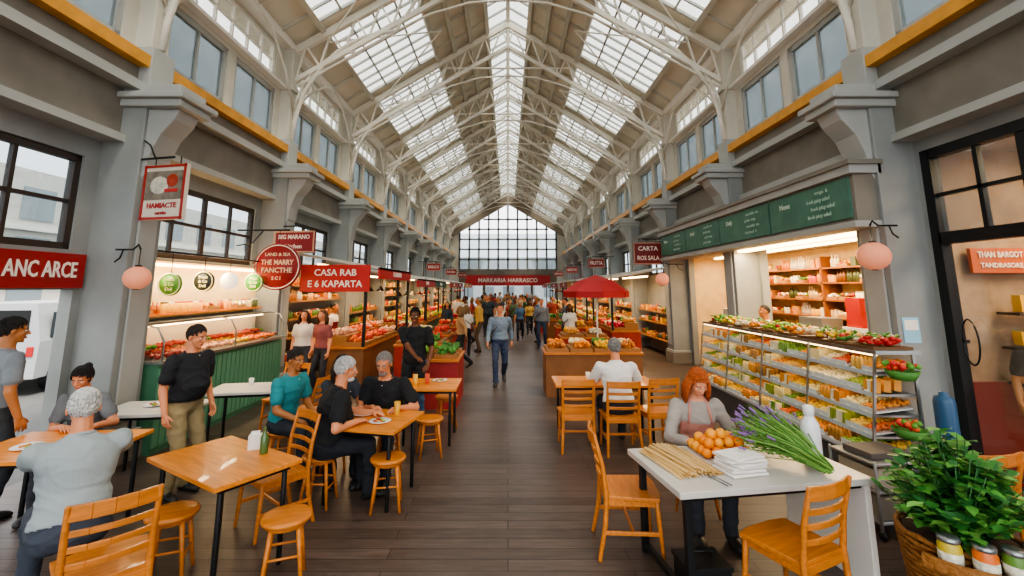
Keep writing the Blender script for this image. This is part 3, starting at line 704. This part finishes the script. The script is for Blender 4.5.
m=MB(); m.bb(5.2,5.7,6.3,7.3,0,1.0,STEEL); m.bb(5.25,5.65,6.35,7.25,1.0,1.5,M('#e6e4dd',.3)); m.bb(5.22,5.25,6.45,7.1,1.1,1.4,DARK); m.cyl((5.45,6.6,1.5),(5.45,6.6,1.75),.08,.06,STEEL); m.bb(5.3,5.6,6.9,7.2,1.5,1.95,M('#b8261e',.4)); m.bb(5.2,5.7,7.6,8.6,0,1.0,STEEL); m.bb(5.25,5.6,7.7,8.3,1.0,1.6,STEEL); m.bb(5.22,5.25,7.8,8.2,1.15,1.45,M('#f0e0c0',.4)); m.bb(5.2,5.7,10,11.5,0,1.0,STEEL); m.bb(5.3,5.6,10.2,10.7,1.0,1.9,M('#b8261e',.4)); m.bb(5.3,5.6,10.9,11.3,1.0,1.6,WHITE)
for k in range(5): m.lathe([(.035,0),(.04,.1),(.035,.1),(.03,.01)],WHITE,(5.4,8.36+.05*k*.9,1.0),10)
m.obj('coffee_machine',bevel=.01)
m=MB(); m.bb(4.75,4.9,6.1,9.3,2.82,2.87,WARM); m.bb(4.7,4.95,6.05,9.35,2.87,2.92,WHITE); m.bb(5.9,6.0,6.3,12.9,2.9,2.94,WARM)
m.obj('strip_light')
def area(name,loc,sx,sy,e,col,rot=(0,0,0)):
    l=bpy.data.lights.new(name,'AREA'); l.shape='RECTANGLE'; l.size=sx; l.size_y=sy; l.energy=e; l.color=col; o=bpy.data.objects.new(name,l); sc.collection.objects.link(o); o.location=loc; o.rotation_euler=rot
area('stall_lamp',(4.8,7.7,2.8),.15,3.2,70,(1,.76,.46)); area('stall_lamp',(5.95,9.6,2.88),.2,6,190,(1,.70,.38))
m=MB(); FG=M('#4c7a68',.55,var=.25,scale=3); ya,yb=5.62,12.9
m.bb(4.42,4.7,ya,yb,2.93,3.55,GREYD); m.bb(4.34,4.75,ya-.06,yb+.05,3.55,3.66,GREYL); m.bb(4.3,4.75,ya-.1,yb+.08,3.66,3.72,GREYD); m.bb(4.36,4.72,ya-.03,yb,2.86,2.94,GREYL)
m.bb(4.72,5.3,ya,yb,3.5,3.6,GREYD)
for k in range(4):
    a=ya+.06+k*1.81; m.bb(4.39,4.43,a,a+1.76,2.99,3.52,FG)
    for j in range(4):
        m.text(random.choice(('fresh juicy salad','noodle soup','fruit bowl  4','smoothie  tea','wraps  6','cake  pie','panini  soup')),.075,(4.385,a+.5+.08*(j%2),3.43-j*.11),(0,-1,0),(0,0,1),M('#9dbcaa',.6),.6)
    m.text(random.choice(('Daily','Menu','Salad')),.12,(4.385,a+1.35,3.36),(0,-1,0),(0,0,1),M('#b9d0bc',.6))
m.obj('menu_board_fascia',bevel=.008)
m=MB(); 
for z in(.12,.36,.58): m.bb(-.27,.27,-.24,.24,z,z+.025,STEEL)
for a in(-.26,.26):
    for c in(-.23,.23): m.cyl((a,c,.06),(a,c,.62),.014,None,STEEL,8); m.ell((a,c,.04),(.02,.04,.04),DARK,10,8)
m.box((0,0,.235),(.44,.4,.19),M('#7a7468',.6)); m.box((-.03,0,.46),(.4,.36,.16),M('#a39a88',.6)); m.box((0,0,.63),(.4,.3,.05),M('#57504a',.6)); m.obj('utility_cart',(3.38,4.42,0),8,.005)
m=MB(); m.lathe([(.085,0),(.09,.01),(.09,.95),(.08,1.0),(.04,1.02),(.04,1.05)],M('#2a5578',.4)); m.obj('gas_cylinder',(4.45,4.83,0))
PX,PY=2.85,3.12
m=MB(); BK=M('#9a6630',.7,bump=1,bscale=30)
for k in range(17):
    z=.02+k*.034; r=.24+.07*k/17; m.tube([(r*math.cos(a),r*math.sin(a),z+.008*math.sin(a*10+k*math.pi)) for a in[2*math.pi*j/40 for j in range(41)]],.018,BK,6)
m.lathe([(.2,0),(.23,.01),(.28,.56),(.02,.56)],M('#3a2a1e',.8))
LF=[M('#43853a',.5),M('#62a548',.5),M('#326a34',.5),M('#80bb58',.5)]
def leaf(m,p,d,w,L,mat):
    d=d.normalized();u=d.cross(V((0,0,1)));u=u.normalized() if u.length>.1 else V((1,0,0)); n=u.cross(d)
    pts=[p,p+d*L*.35+u*w,p+d*L*.35-u*w,p+d*L*.7+u*w*.8,p+d*L*.7-u*w*.8,p+d*L*.95-V((0,0,L*.15)),p+d*L*.35-n*w*.25,p+d*L*.7-n*w*.3]
    m.add(pts,[(0,1,6),(0,6,2),(1,3,7,6),(6,7,4,2),(3,5,7),(7,5,4)],mat)
for k in range(100):
    a=random.random()*6.283; r=random.random()**.6; top=V((math.cos(a)*.38*r,math.sin(a)*.38*r,.76+.38*(1-r*r)+random.uniform(-.08,.06))); base=V((math.cos(a)*.12*r,math.sin(a)*.12*r,.54))
    mid=base.lerp(top,.5)+V((0,0,.05)); m.tube([base,mid,top],[.006,.005,.003],LF[2],5)
    for q in range(13):
        t=.3+.7*random.random(); p=base.lerp(top,t); aa=random.random()*6.283
        leaf(m,p,V((math.cos(aa),math.sin(aa),random.uniform(-.2,.7))),random.uniform(.022,.04),random.uniform(.07,.12),random.choice(LF))
m.obj('potted_plant',(PX,PY,0))
m=MB()
for k,(a,c) in enumerate(((-140,'#c9b23a'),(-118,'#e0702a'),(-98,'#5f8a3a'),(-78,'#c9b23a'),(-58,'#d8552a'))):
    a=math.radians(a); x,y=.38*math.cos(a),.38*math.sin(a); z=.5; m.lathe([(.05,0),(.055,.01),(.055,.13),(.05,.14),(.05,.15)],M(c,.35),(x,y,z),16); m.lathe([(.056,.03),(.0565,.03),(.0565,.1),(.056,.1)],M('#f0e8d0',.5,var=.5,scale=30),(x,y,z),16); m.lathe([(.05,.15),(.053,.152),(.053,.175),(.02,.178)],STEEL,(x,y,z),16)
for a in range(-155,-35,5):
    a0=math.radians(a);a1=math.radians(a+5)
    m.beam((.3*math.cos(a0),.3*math.sin(a0),.49),(.44*math.cos(a0),.44*math.sin(a0),.49),.05,.02,BK)
    m.beam((.45*math.cos(a0),.45*math.sin(a0),.53),(.45*math.cos(a1),.45*math.sin(a1),.53),.02,.06,BK)
m.obj('jar_rack',(PX,PY,0))
m=MB(); m.bb(5.2,5.32,5.38,5.5,0,3.8,DARK); m.bb(5.2,5.32,2.3,5.4,2.62,2.76,DARK); m.bb(5.2,5.32,2.3,5.4,3.68,3.8,DARK); m.bb(5.22,5.3,4.35,4.45,0,3.7,DARK); m.bb(5.23,5.29,3.4,3.46,2.7,3.7,DARK); m.bb(5.23,5.29,4.85,4.9,2.7,3.7,DARK); m.bb(5.23,5.29,2.3,5.4,3.2,3.24,DARK)
m.bb(5.255,5.265,2.3,5.4,2.7,3.7,GLW); m.bb(5.255,5.265,4.45,5.4,0,2.65,GL)
m.tube([(5.19,5.2+.09*math.cos(a),1.5+.25*math.sin(a)) for a in[2*math.pi*j/24 for j in range(25)]],.009,DARK,8); m.bb(5.19,5.25,5.27,5.3,1.48,1.52,DARK)
m.obj('door_1')
m=MB(); TW2=M('#a8653f',.7,var=.2); m.bb(8.0,8.1,2,5.75,0,3.9,TW2); m.bb(5.35,8.0,5.6,5.75,0,3.9,M('#a08468',.7,var=.3)); m.bb(5.35,8.1,2,5.75,3.85,3.95,CREAM); m.bb(5.35,8.0,5.55,5.6,0,1.0,M('#7c2f22',.6)); m.obj('wall_shop')
m=MB(); m.bb(5.65,7.2,5.5,5.54,2.28,2.58,M('#b85a30',.5)); m.text('THAN BARGOT',.1,(6.0,5.49,2.5),(1,0,0),(0,0,1),TXT,.55); m.text('TANDRASORE',.08,(6.0,5.49,2.37),(1,0,0),(0,0,1),TXT,.55); m.obj('shop_sign')
m=MB()
for z in(1.0,1.4,1.8): m.bb(5.9,7.6,5.3,5.55,z-.015,z+.015,BRN)
for k in range(30): m.box((5.93+.055*k,5.42,1.12+.4*(k%3)),(.045,.1,random.uniform(.14,.24)),M(random.choice(PK),.5))
m.obj('shop_shelf')
m=MB(); m.bb(5.5,7.8,2.5,5.25,0,.012,M('#b8322a',.9,var=.4,scale=8)); m.obj('floor_rug')
area('shop_lamp',(6.5,4.2,3.7),1,1.5,60,(1,.82,.6))
m=MB(); m.bb(6,7,3.5,4.9,3.8,3.84,WARM); m.obj('ceiling_lamp')
m=MB(); m.bb(4.75,4.95,5.55,5.555,1.45,1.75,M('#8fc0d9',.5)); m.bb(4.77,4.93,5.545,5.55,1.6,1.72,WHITE); m.obj('wall_poster')
# ---------------------------------------------------------------- left counter
m=MB(); GR=M('#4c7f62',.5,var=.15)
m.bb(-5.15,-4.55,6.1,9.3,0,1.12,GR)
y=6.1
while y<9.3: m.bb(-4.55,-4.53,y,y+.09,.08,1.06,M('#5f9474',.5)); y+=.12
m.bb(-5.18,-4.48,6.06,9.34,1.12,1.16,STEEL); m.bb(-5.15,-5.1,6.1,9.3,1.16,1.62,WHITE); m.bb(-5.15,-4.8,6.1,9.3,1.6,1.63,STEEL)
for y in(6.1,7.7,9.3): m.tube([(-4.52,y,1.16),(-4.52,y,1.4),(-4.62,y,1.58),(-4.8,y,1.62)],.013,STEEL,8)
pr=[(-4.52,1.17),(-4.52,1.4),(-4.62,1.58),(-4.8,1.62)]
for a,c in zip(pr,pr[1:]): m.add([V((a[0],6.1,a[1])),V((a[0],9.3,a[1])),V((c[0],9.3,c[1])),V((c[0],6.1,c[1]))],[(0,1,2,3)],GL,True)
m.bb(-4.95,-4.9,6.2,9.2,1.57,1.59,WARM)
m.obj('deli_counter')
m=MB(); foods(m,-5.08,-4.58,6.15,9.25,1.17,.04,1,['#b23a2a','#d9704a','#8a2a20','#e0a080','#e8702a','#4f8a3a','#f0c030'],run=5); foods(m,-5.08,-4.85,6.15,9.25,1.26,.035,1,['#b23a2a','#d9604a','#e0a080','#5f9a3a'],run=4); m.obj('meat_display')
m=MB(); m.bb(-5.195,-5.16,6.06,9.34,1.66,2.5,M('#cdb386',.6,var=.15)); m.bb(-5.16,-4.98,6.1,9.3,1.7,1.73,WOOD)
shelf_goods(m,-5.07,6.12,9.28,1.73,.2,.15)
m.bb(-5.14,-5.06,6.2,9.2,2.42,2.46,WARM); m.obj('wall_shelf')
def disc_sign(name,x,y,z,r,c,ztop,txt=None):
    m=MB(); m.cyl((0,-.02,0),(0,.02,0),r,None,M(c,.5),28); m.tube([(r*.93*math.cos(a),-.022,r*.93*math.sin(a)) for a in[2*math.pi*j/28 for j in range(29)]],.01,TXT if txt else M('#dcd6a0',.5),6)
    if txt:
        for i,t in enumerate(txt): m.text(t,r*(.2,.3,.3,.2)[i],(0,-.03,r*(.52-.34*i)),(1,0,0),(0,0,1),M('#e8c8a8',.5),r*1.4)
    else: 
        for q in range(3): m.text(('Fresh','& Co','Deli')[q],r*.4,(0,-.025,r*(.42-.42*q)),(1,0,0),(0,0,1),M('#dcd6a0',.5),r*1.3)
    m.cyl((0,0,r),(0,0,ztop-z),.006,None,DARK,6); m.obj(name,(x,y,z),0)
disc_sign('hanging_disc_sign',-4.75,6.4,2.15,.16,'#5d9a32',2.6); disc_sign('hanging_disc_sign',-4.75,7.1,2.2,.16,'#1d2422',2.6); disc_sign('hanging_disc_sign',-4.75,8.5,2.2,.17,'#4f9a3a',2.6)
m=MB(); m.cyl((-4.75,6.1,2.6),(-4.75,9.3,2.6),.015,None,DARK,8); m.cyl((-5.2,6.15,2.6),(-4.75,6.15,2.6),.012,None,DARK,6); m.cyl((-5.2,9.2,2.6),(-4.75,9.2,2.6),.012,None,DARK,6); m.obj('hanging_rail')
m=MB()
m.ell((-4.75,7.75,2.22),(.14,.14,.14),M('#f0e2c2',.5,emit=1.2),18,12); m.cyl((-4.75,7.75,2.36),(-4.75,7.75,2.6),.005,None,DARK,6)
m.obj('pendant_lamp')
area('counter_lamp',(-4.85,7.7,2.4),.12,3,60,(1,.76,.46))
disc_sign('round_hanging_sign',-4.38,8.6,2.5,.44,'#96282a',3.2,('LAND & SEA','THE MARRY','FANCTHE','S C I'))
m=MB(); m.cyl((-5.2,8.6,3.2),(-4.2,8.6,3.2),.018,None,DARK,8); m.tube([(-5.2,8.6,2.9),(-4.9,8.6,2.95),(-4.7,8.6,3.2)],.012,DARK,6); m.obj('sign_bracket')
def panel_sign(name,x,y,z,w,h,col,txt,rz=0,border='#e8dcc0',arm=None,tc=TXT,pic=False):
    m=MB(); m.box((0,0,0),(w,.05,h),M(col,.45,var=.08)); 
    for a in(-1,1): m.box((0,-.028,a*(h/2-.02)),(w,.012,.03),M(border,.5)); m.box((a*(w/2-.02),-.028,0),(.03,.012,h),M(border,.5))
    n=len(txt)
    if pic:
        m.box((0,-.028,h*.12),(w*.86,.01,h*.52),M('#8a8070',.6,var=.5,scale=9))
        m.ell((-.1*w,-.034,h*.12),(w*.22,.01,h*.16),M('#ded6c4',.5,var=.4,scale=14)); m.ell((.2*w,-.034,h*.2),(w*.14,.01,h*.12),M('#b8462c',.5,var=.4,scale=14)); m.box((.2*w,-.036,h*.02),(w*.3,.01,h*.06),M('#c92f2a',.5))
        m.text(txt[0],h*.13,(0,-.03,-h*.25),(1,0,0),(0,0,1),tc,w*.8); m.text(txt[1],h*.09,(0,-.03,-h*.38),(1,0,0),(0,0,1),tc,w*.6)
    else:
        for i,t in enumerate(txt): m.text(t,h*.55/n,(0,-.03,h*(.5-(i+.5)/n)*.85),(1,0,0),(0,0,1),tc,w*.75)
    if arm:
        m.cyl((arm,0,h/2+.1),(-arm*.2,0,h/2+.1),.015,None,DARK,8); 
        for a in(-.3,.3): m.cyl((a*w,0,h/2),(a*w,0,h/2+.1),.007,None,DARK,6)
        m.tube([(arm,0,h/2+.35),(arm*.75,0,h/2+.28),(arm*.5,0,h/2+.1)],.01,DARK,6)
    return m.obj(name,(x,y,z),rz)
panel_sign('hanging_shop_sign',-4.28,5.5,3.28,.64,.70,'#ded2bf',('HAMIACTE','carrias'),-12,'#a82a22',-.42,tc=RED,pic=True)
panel_sign('hanging_shop_sign',-4.45,9.35,3.05,.9,.46,'#8a2226',('BIG MARANO','kitchen'),-5,'#c8a080',arm=-.6)
m=MB(); m.bb(-5.2,-5.14,2.4,5.5,2.1,2.5,M('#9a1f20',.4,var=.1)); m.text('ANC ARCE',.25,(-5.135,5.0,2.3),(0,1,0),(0,0,1),TXT,.8); m.text('MARKETA',.25,(-5.135,3.6,2.3),(0,1,0),(0,0,1),TXT,1.0); m.obj('storefront_sign')
panel_sign('hanging_shop_sign',4.1,13.2,3.1,.85,.65,'#7b2226',('CARTA','ROS SALA'),0,'#b89078',arm=.7)
def lantern(x,y,z,r,ax):
    m=MB(); LM=M('#f29a76',.6,emit=.25)
    vs,fs=ell_geo((0,0,0),(r,r,r*.98),28,14)
    m.add(vs,fs,LM)
    m.cyl((0,0,r*.95),(0,0,r+.2),.006,None,DARK,6); m.lathe([(.035,0),(.035,.02)],DARK,(0,0,r*.95),12); m.lathe([(.035,0),(.035,.02)],DARK,(0,0,-r),12)
    m.tube([(0,0,r+.2),(ax*.1,0,r+.26),(ax*.3,0,r+.2),(ax,0,r+.2)],.012,DARK,6); m.tube([(ax,0,r+.05),(ax*.8,0,r+.1),(ax*.7,0,r+.2)],.01,DARK,6)
    m.obj('paper_lantern',(x,y,z))
lantern(-4.45,5.45,2.22,.14,-.3); lantern(4.4,5.42,2.48,.17,.33); lantern(3.6,10.6,2.3,.15,.5)
# ---------------------------------------------------------------- stalls
def stall(s,y0,y1,xf,col,txt,awn='#c9c4b8',cloth_c='#8a5a34',goods=None,h=2.55,fh=.34,two=None,tall=False):
    m=MB(); xi=s*xf; xo=s*(xf+.85); xb=s*5.1
    m.bb(xi,xo,y0,y1,0,.8,M(cloth_c,.6,var=.2)); m.bb(xi-s*.04,xo,y0-.03,y1+.03,.8,.84,WOOD)
    y=y0+.05
    while y<y1-.3:
        for tier in(0,1):
            m.bb(xi+s*.4*tier,xi+s*(.4+.4*tier),y,y+.4,.84,.93+.14*tier,M('#9a6a3a',.6)); c=random.choice(goods or FOODC)
            for q in range(22): m.blob((xi+s*(random.uniform(.04,.38)+.4*tier),y+random.uniform(.04,.36),.95+.14*tier+random.random()*.09),random.uniform(.035,.055),M(c,.5),1)
        y+=.44
    for y in(y0+.05,y1-.05):
        m.bb(xi,xi+s*.06,y-.03,y+.03,.8,h,DARK)
    m.prism([(xi-s*.3,h-.12),(xb,h+.28),(xb,h+.33),(xi-s*.3,h-.07)],y0-.1,y1+.1,M(awn,.7))
    m.bb(xi-s*.3,xi-s*.26,y0-.1,y1+.1,h-.32,h-.07,M(col,.6))
    m.text(txt,.16,(xi-s*.305,(y0+y1)/2,h-.2),(0,-s,0),(0,0,1),TXT,(y1-y0)*.6)
    sx0,sx1=sorted((xi-s*.1,xi+s*1.4))
    if two:
        m.bb(sx0,sx1,y0-.15,y0-.1,h-.02-fh,h-.02,M(col,.5))
        for q in(0,1): m.text(two[q],.2,((sx0+sx1)/2,y0-.155,h-.02-fh*(.3+.42*q)),(1,0,0),(0,0,1),TXT,1.2)
    for z in ((.5,1.0,1.4,1.8,2.15) if tall else (.5,1.0,1.35)):
        m.bb(s*4.75,s*5.1,y0,y1,z-.015,z+.015,M('#9a6a3a',.5)); shelf_goods(m,s*4.9,y0+.03,y1-.03,z+.015,.28,.24)
    m.bb(s*4.2,s*4.3,y0+.2,y1-.2,h-.02,h+.02,WARM)
    for k in range(3):
        py=y0+(k+.5)*(y1-y0)/3; px=s*(xf+.4); m.cyl((px,py,h-.45),(px,py,h+.1),.006,None,DARK,6); m.lathe([(.02,.14),(.12,0),(.11,0),(.015,.12)],M(random.choice(['#2a2a2a','#c9c0a8','#8a2a22']),.4),(px,py,h-.6),14); m.blob((px,py,h-.56),.045,WARM,2)
    m.obj('market_stall'); area('stall_lamp',(s*4.1,(y0+y1)/2,h-.1),.3,y1-y0-.6,48,(1,.74,.44))
stall(-1,10.0,13.0,3.1,'#b82420','CA RARABA','#c4c0b4',goods=['#c9402a','#e0b090','#e8702a'],h=2.62,fh=.58,two=('CASA RAB','E 6 KAPARTA'),tall=True)
ys=[(13.75,16.85),(17.55,20.65),(21.35,24.45),(25.15,28.25),(28.95,32.0),(32.75,35.8)]
cols=['#a8262a','#2f5a48','#b3442a','#8a1f2a','#c98a2a','#a82a2a']
tx=['RAHRIA','BARACO','CASSIA','MARTHE','COFFA','FRUTTA']
for i,(a,b) in enumerate(ys):
    stall(-1,a,b,3.0+.1*(i%2),cols[i],tx[i],random.choice(['#c9c4b8','#a8342a','#d9d4c4','#5a7a68']),random.choice(['#8a5a34','#a8342a','#5a6a4a']),h=2.45,tall=i%3==1)
    stall(1,a,b,3.0+.1*((i+1)%2),cols[(i+3)%6],tx[(i+2)%6],random.choice(['#c9c4b8','#a8342a','#d9d4c4','#5a7a68']),random.choice(['#8a5a34','#a8342a','#5a6a4a']),h=2.45,tall=i%3==2)
for i in range(3):
    y=20.6+i*7.6
    for s in(-1,1):
        panel_sign('hanging_shop_sign',s*3.95,y+3.8*(s<0)-.35,3.2,.75,.4,random.choice(['#a8262a','#8a1f22']),(random.choice(tx),),0,'#b89078',arm=s*.8,tc=TXT)
def produce(x,y,w,d,cc,goods):
    m=MB(); m.box((0,0,.4),(w,d,.8),M(cc,.7,var=.2)); m.box((0,0,.82),(w+.05,d+.05,.04),WOOD); nx=max(1,int(w/.4))
    for i in range(nx):
        for j in range(max(1,int(d/.4))):
            cx=-w/2+(i+.5)*w/nx; cy=-d/2+(j+.5)*d/max(1,int(d/.4)); m.box((cx,cy,.87),(w/nx*.92,.37,.08),M('#9a6a3a',.6)); c=random.choice(goods)
            for q in range(34): m.blob((cx+random.uniform(-.15,.15),cy+random.uniform(-.15,.15),.93+random.random()*.1),random.uniform(.03,.05),M(c,.5),1)
    m.obj('produce_stand',(x,y,0))
GRN=['#4f8a3a','#6fa83a','#3f7a35']
produce(-1.35,8.9,.9,1.2,'#9a2a2a',GRN); produce(1.7,9.6,1.9,.8,'#8a5a34',FOODC); produce(2.0,12.4,1.2,.8,'#a8342a',FOODC); produce(-2.0,10.9,1.1,.9,'#b0342c',['#d8422a','#c92f4a','#e88a1e','#4f8a3a']); produce(-2.1,13.0,1.0,.8,'#8a5a34',FOODC)
produce(2.1,15.4,1.0,.8,'#b0342c',FOODC); produce(-1.9,15.6,.9,.8,'#a8342a',FOODC); produce(2.0,18.8,.9,.8,'#8a5a34',GRN); produce(-2.0,19.2,.9,.8,'#b0342c',FOODC); produce(2.0,22.4,1,.8,'#b0342c',FOODC); produce(-2.0,26,.9,.8,'#5a7a4a',FOODC)
m=MB(); UR=M('#a8262c',.7); n=8; top=V((0,0,2.42)); R=.8
rim=[V((R*math.cos(2*math.pi*k/n),R*math.sin(2*math.pi*k/n),2.02)) for k in range(n)]
mid=[V((p.x*.55,p.y*.55,2.27)) for p in rim]
m.add([top]+mid+rim+[p-V((0,0,.14)) for p in rim],[(0,1+k,1+(k+1)%n) for k in range(n)]+[(1+k,9+k,9+(k+1)%n,1+(k+1)%n) for k in range(n)]+[(9+k,17+k,17+(k+1)%n,9+(k+1)%n) for k in range(n)],UR,False)
m.cyl((0,0,0),(0,0,2.42),.02,None,WHITE,8); m.lathe([(.25,0),(.25,.06),(.05,.1)],GREYD)
for p in rim: m.cyl((0,0,1.85),p*.98,.007,None,STEEL,5)
m.obj('market_umbrella',(2.15,11.1,0))
# outside
m=MB(); VW=M('#b9bdc0',.4,coat=.3); 
m.prism([(-.9,.35),(.9,.35),(.92,1.1),(.78,1.9),(-.78,1.9),(-.92,1.1)],-2.2,1.4,VW); m.prism([(-.9,.35),(.9,.35),(.9,1.0),(-.9,1.0)],1.4,2.3,VW)
m.add([V((-.78,1.4,1.88)),V((.78,1.4,1.88)),V((.88,2.05,1.0)),V((-.88,2.05,1.0))],[(0,1,2,3)],DARK,False)
m.box((0,-2.21,1.5),(1.4,.02,.5),DARK); m.box((0,-2.22,.75),(.5,.02,.12),WHITE)
for s in(-1,1):
    m.box((s*.78,-2.21,.9),(.12,.03,.2),M('#c02020',.4))
    m.bb(s*.9,s*.93,.3,1.3,1.15,1.7,DARK); m.bb(s*.9,s*.93,-1.9,.1,1.15,1.7,M('#3a4248',.2))
    for y in(-1.5,1.5): m.cyl((s*.95,y,.33),(s*.75,y,.33),.33,None,DARK,20); m.cyl((s*.96,y,.33),(s*.94,y,.33),.18,None,STEEL,16)
m.obj('parked_van',(-11.2,11.6,-.11),14,.04)
m=MB(); 
m.bb(-26,-22,-10,80,-.1,7.5,M('#cfcac0',.8,var=.1))
for k in range(30):
    for z in(.6,2.9,5.2): m.bb(-22.02,-21.95,-9+k*2.9,-7.5+k*2.9,z,z+1.5,M('#8a959a',.2))
m.bb(-22.1,-21.8,-10,80,2.3,2.5,WHITE); m.bb(-22.1,-21.8,-10,80,4.7,4.9,WHITE)
m.obj('street_building')
m=MB(); m.bb(-12,12,58,62,-.1,6,M('#8f979b',.8,var=.2))
for k in range(9):
    for z in(1,3.2): m.bb(-11+k*2.6,-9.6+k*2.6,57.95,58.02,z,z+1.3,M('#5f6a70',.3))
m.obj('distant_building')
# ---------------------------------------------------------------- people
tz=.79
person('seated_man',-2.85,3.22,48,'sit',1.84,'l','#98a3a6','#3c4450','#d8d6d2',lean=16,hands=((-3.28,3.98,tz),(-3.66,3.76,tz)),head=(0,-8),belly=.06,bulk=1.14)
person('standing_man',-3.42,5.0,-105,'stand',1.72,'l','#1b1d22','#94835f','#2c211b','short',hands=(None,None),belly=.1,head=(8,-14),bulk=1.12)
person('seated_woman',-4.35,4.95,195,'sit',1.72,'l','#6c7074','#2c2f36','#1d1815','bun',lean=18,hands=((-4.25,4.55,tz),(-3.98,4.6,tz)),head=(0,-20),fem=True)
person('standing_man',-4.85,4.45,-20,'stand',1.83,'m','#7a8187','#33373d','#1f1a17',head=(-20,-5))
person('seated_man',-1.87,4.82,-60,'sit',1.82,'l','#15171b','#1d2128','#cfccc8','short',lean=16,hands=((-1.5,4.74,tz),(-1.45,5.08,tz)),belly=.1,head=(-5,-8),bulk=1.2,beard=True)
person('seated_man',-1.4,5.72,172,'sit',1.84,'l','#18191d','#2a2e38','#8d8680','short',lean=24,hands=((-1.5,5.28,tz),(-1.2,5.25,tz)),belly=.07,head=(5,-15),bulk=1.16,beard=True,specs=True)
person('seated_woman',-2.05,5.65,215,'sit',1.68,'l','#343840','#23262c','#3a2618','long',lean=14,hands=((-1.75,5.25,tz),(-1.65,5.3,tz)),head=(0,-14),fem=True)
person('seated_man',-2.65,5.6,-108,'sit',1.78,'m','#2d8a90','#2a3038','#2c2420','short',lean=10,head=(-5,-8))
person('standing_man',-1.5,7.5,178,'stand',1.80,'d','#16181b','#4d6a8c','#141110','short',head=(5,-8),apron='#1b1d20',hands=((-1.42,7.2,1.05),(-1.25,7.3,.92)),bulk=1.12)
person('walking_man',-.18,10.5,180,'walk',1.80,'l','#6f8090','#2e3b55','#3c2c20','short',head=(0,-4),sleeve='long',bag='#4a3a2a')
person('seated_man',1.48,6.32,0,'sit',1.84,'l','#e6e4de','#2c3038','#8d8a86','short',lean=12,hands=((1.75,6.8,tz),(1.25,6.8,tz)),sleeve='short',head=(8,-8),bulk=1.14)
person('seated_woman',1.78,4.58,174,'sit',1.80,'#e09a76','#a39c94','#33363c','#c0602a','long',lean=16,hands=((1.56,4.14,tz),(1.95,4.18,tz+.03)),head=(8,-28),fem=True,sleeve='long',apron='#cf8f80',bulk=1.06)
person('standing_woman',-4.3,9.75,190,'stand',1.66,'l','#d9cfc4','#3a3a44','#3a2418','long',lod=1,fem=True)
person('standing_woman',-3.75,9.4,160,'stand',1.68,'l','#8a4a4a','#2a2c34','#5a3a22','long',lod=1,fem=True)
person('standing_man',5.75,5.0,150,'stand',1.76,'m','#1c1e22','#2c2f38','#1c1613',lod=1)
person('standing_woman',6.3,4.7,120,'stand',1.66,'l','#8a4a3a','#2c2f38','#3c2613','long',lod=1,fem=True)
person('standing_man',6.9,5.0,200,'stand',1.76,'l','#d9d4c8','#2c2f38','#1c1613',lod=1)
person('pedestrian',-7.6,8.3,-20,'walk',1.74,'l','#3c4654','#2c2f38','#1c1613',lod=1)
person('vendor',-4.4,11.5,-90,'stand',1.75,'m','#e9e4da','#2c2f38','#1c1613',lod=1,apron='#8a2a22')
person('vendor',5.05,8.95,90,'stand',1.78,'m','#e9e4da','#2c2f38','#1c1613',lod=1,apron='#8a2a22')
shc=['#2c3440','#8a2f2a','#d9d4ca','#44607c','#5a6a4a','#1c1d22','#b08a60','#777d84','#a84a3a','#c9a050','#e6e3dc','#35414a']
crowd=[(-.95,15.5),(-.3,17.2),(-1.3,14.3),(.5,18.8),(1.2,16.4),(-1.6,17.6),(-.9,20.5),(.1,21.5),(1.0,21.2),(1.2,18.0),(-1.8,22.6),(-.4,24.2),(.7,25.0),(1.5,24.4),(-1.2,26.6),(.1,28.0),(1.2,28.6),(-1.7,29.6),(-.6,31.2),(.6,32.2),(1.6,32.8),(-1.3,34.0),(0.1,35.4),(1.1,36.4),(-1.25,12.4),(1.9,14.2),(-.6,37),(2.2,17.2),(-2.3,17.4),(-1.5,24.4),(.3,19.8),(2.0,20.6),(-2.3,21.0),
(0,23.0),(-.9,22.2),(.9,23.2),(-.2,26.0),(.8,27.0),(-.8,28.6),(0,30.0),(1.4,30.6),(-1.1,32.4),(-.2,33.4),(.9,34.2),(-1.8,36),(.4,38)]
for x,y in crowd:
    fm=random.random()<.45
    person('shopper_woman' if fm else 'shopper_man',x,y,random.choice((0,180,175,190,10,90,-90)),random.choice(('walk','stand')),random.uniform(1.58,1.68) if fm else random.uniform(1.7,1.84),random.choice('llmd'),random.choice(shc),random.choice(['#23262e','#34425a','#5a4a3a','#1a1b20']),random.choice(['#1c1512','#4a3020','#8a6a40','#9a9690']),'long' if fm else 'short',random.choice(('short','long')),lod=1,fem=fm,bag=random.choice((None,None,'#5a3a22','#2a2a2c')))
# ---------------------------------------------------------------- light, world, camera
w=bpy.data.worlds.new('World'); sc.world=w; w.use_nodes=True; nt=w.node_tree; bg=nt.nodes['Background']
bg.inputs[0].default_value=(.98,.985,1,1); bg.inputs[1].default_value=2.8
l=bpy.data.lights.new('sun','SUN'); l.energy=4.5; l.angle=math.radians(12); l.color=(1,.91,.77); o=bpy.data.objects.new('sun',l); sc.collection.objects.link(o); o.rotation_euler=(math.radians(18),math.radians(22),0)
cam=bpy.data.cameras.new('camera'); co=bpy.data.objects.new('camera',cam); sc.collection.objects.link(co)
co.location=(0,0,2.1); co.rotation_euler=(math.radians(90+9),0,0); cam.sensor_width=36; cam.lens=450/1024*36; cam.shift_x=.004; cam.shift_y=-math.tan(math.radians(9))*450/1024; cam.clip_end=300
sc.camera=co
sc.view_settings.view_transform='AgX'; sc.view_settings.look='AgX - Medium High Contrast'; sc.view_settings.exposure=.3
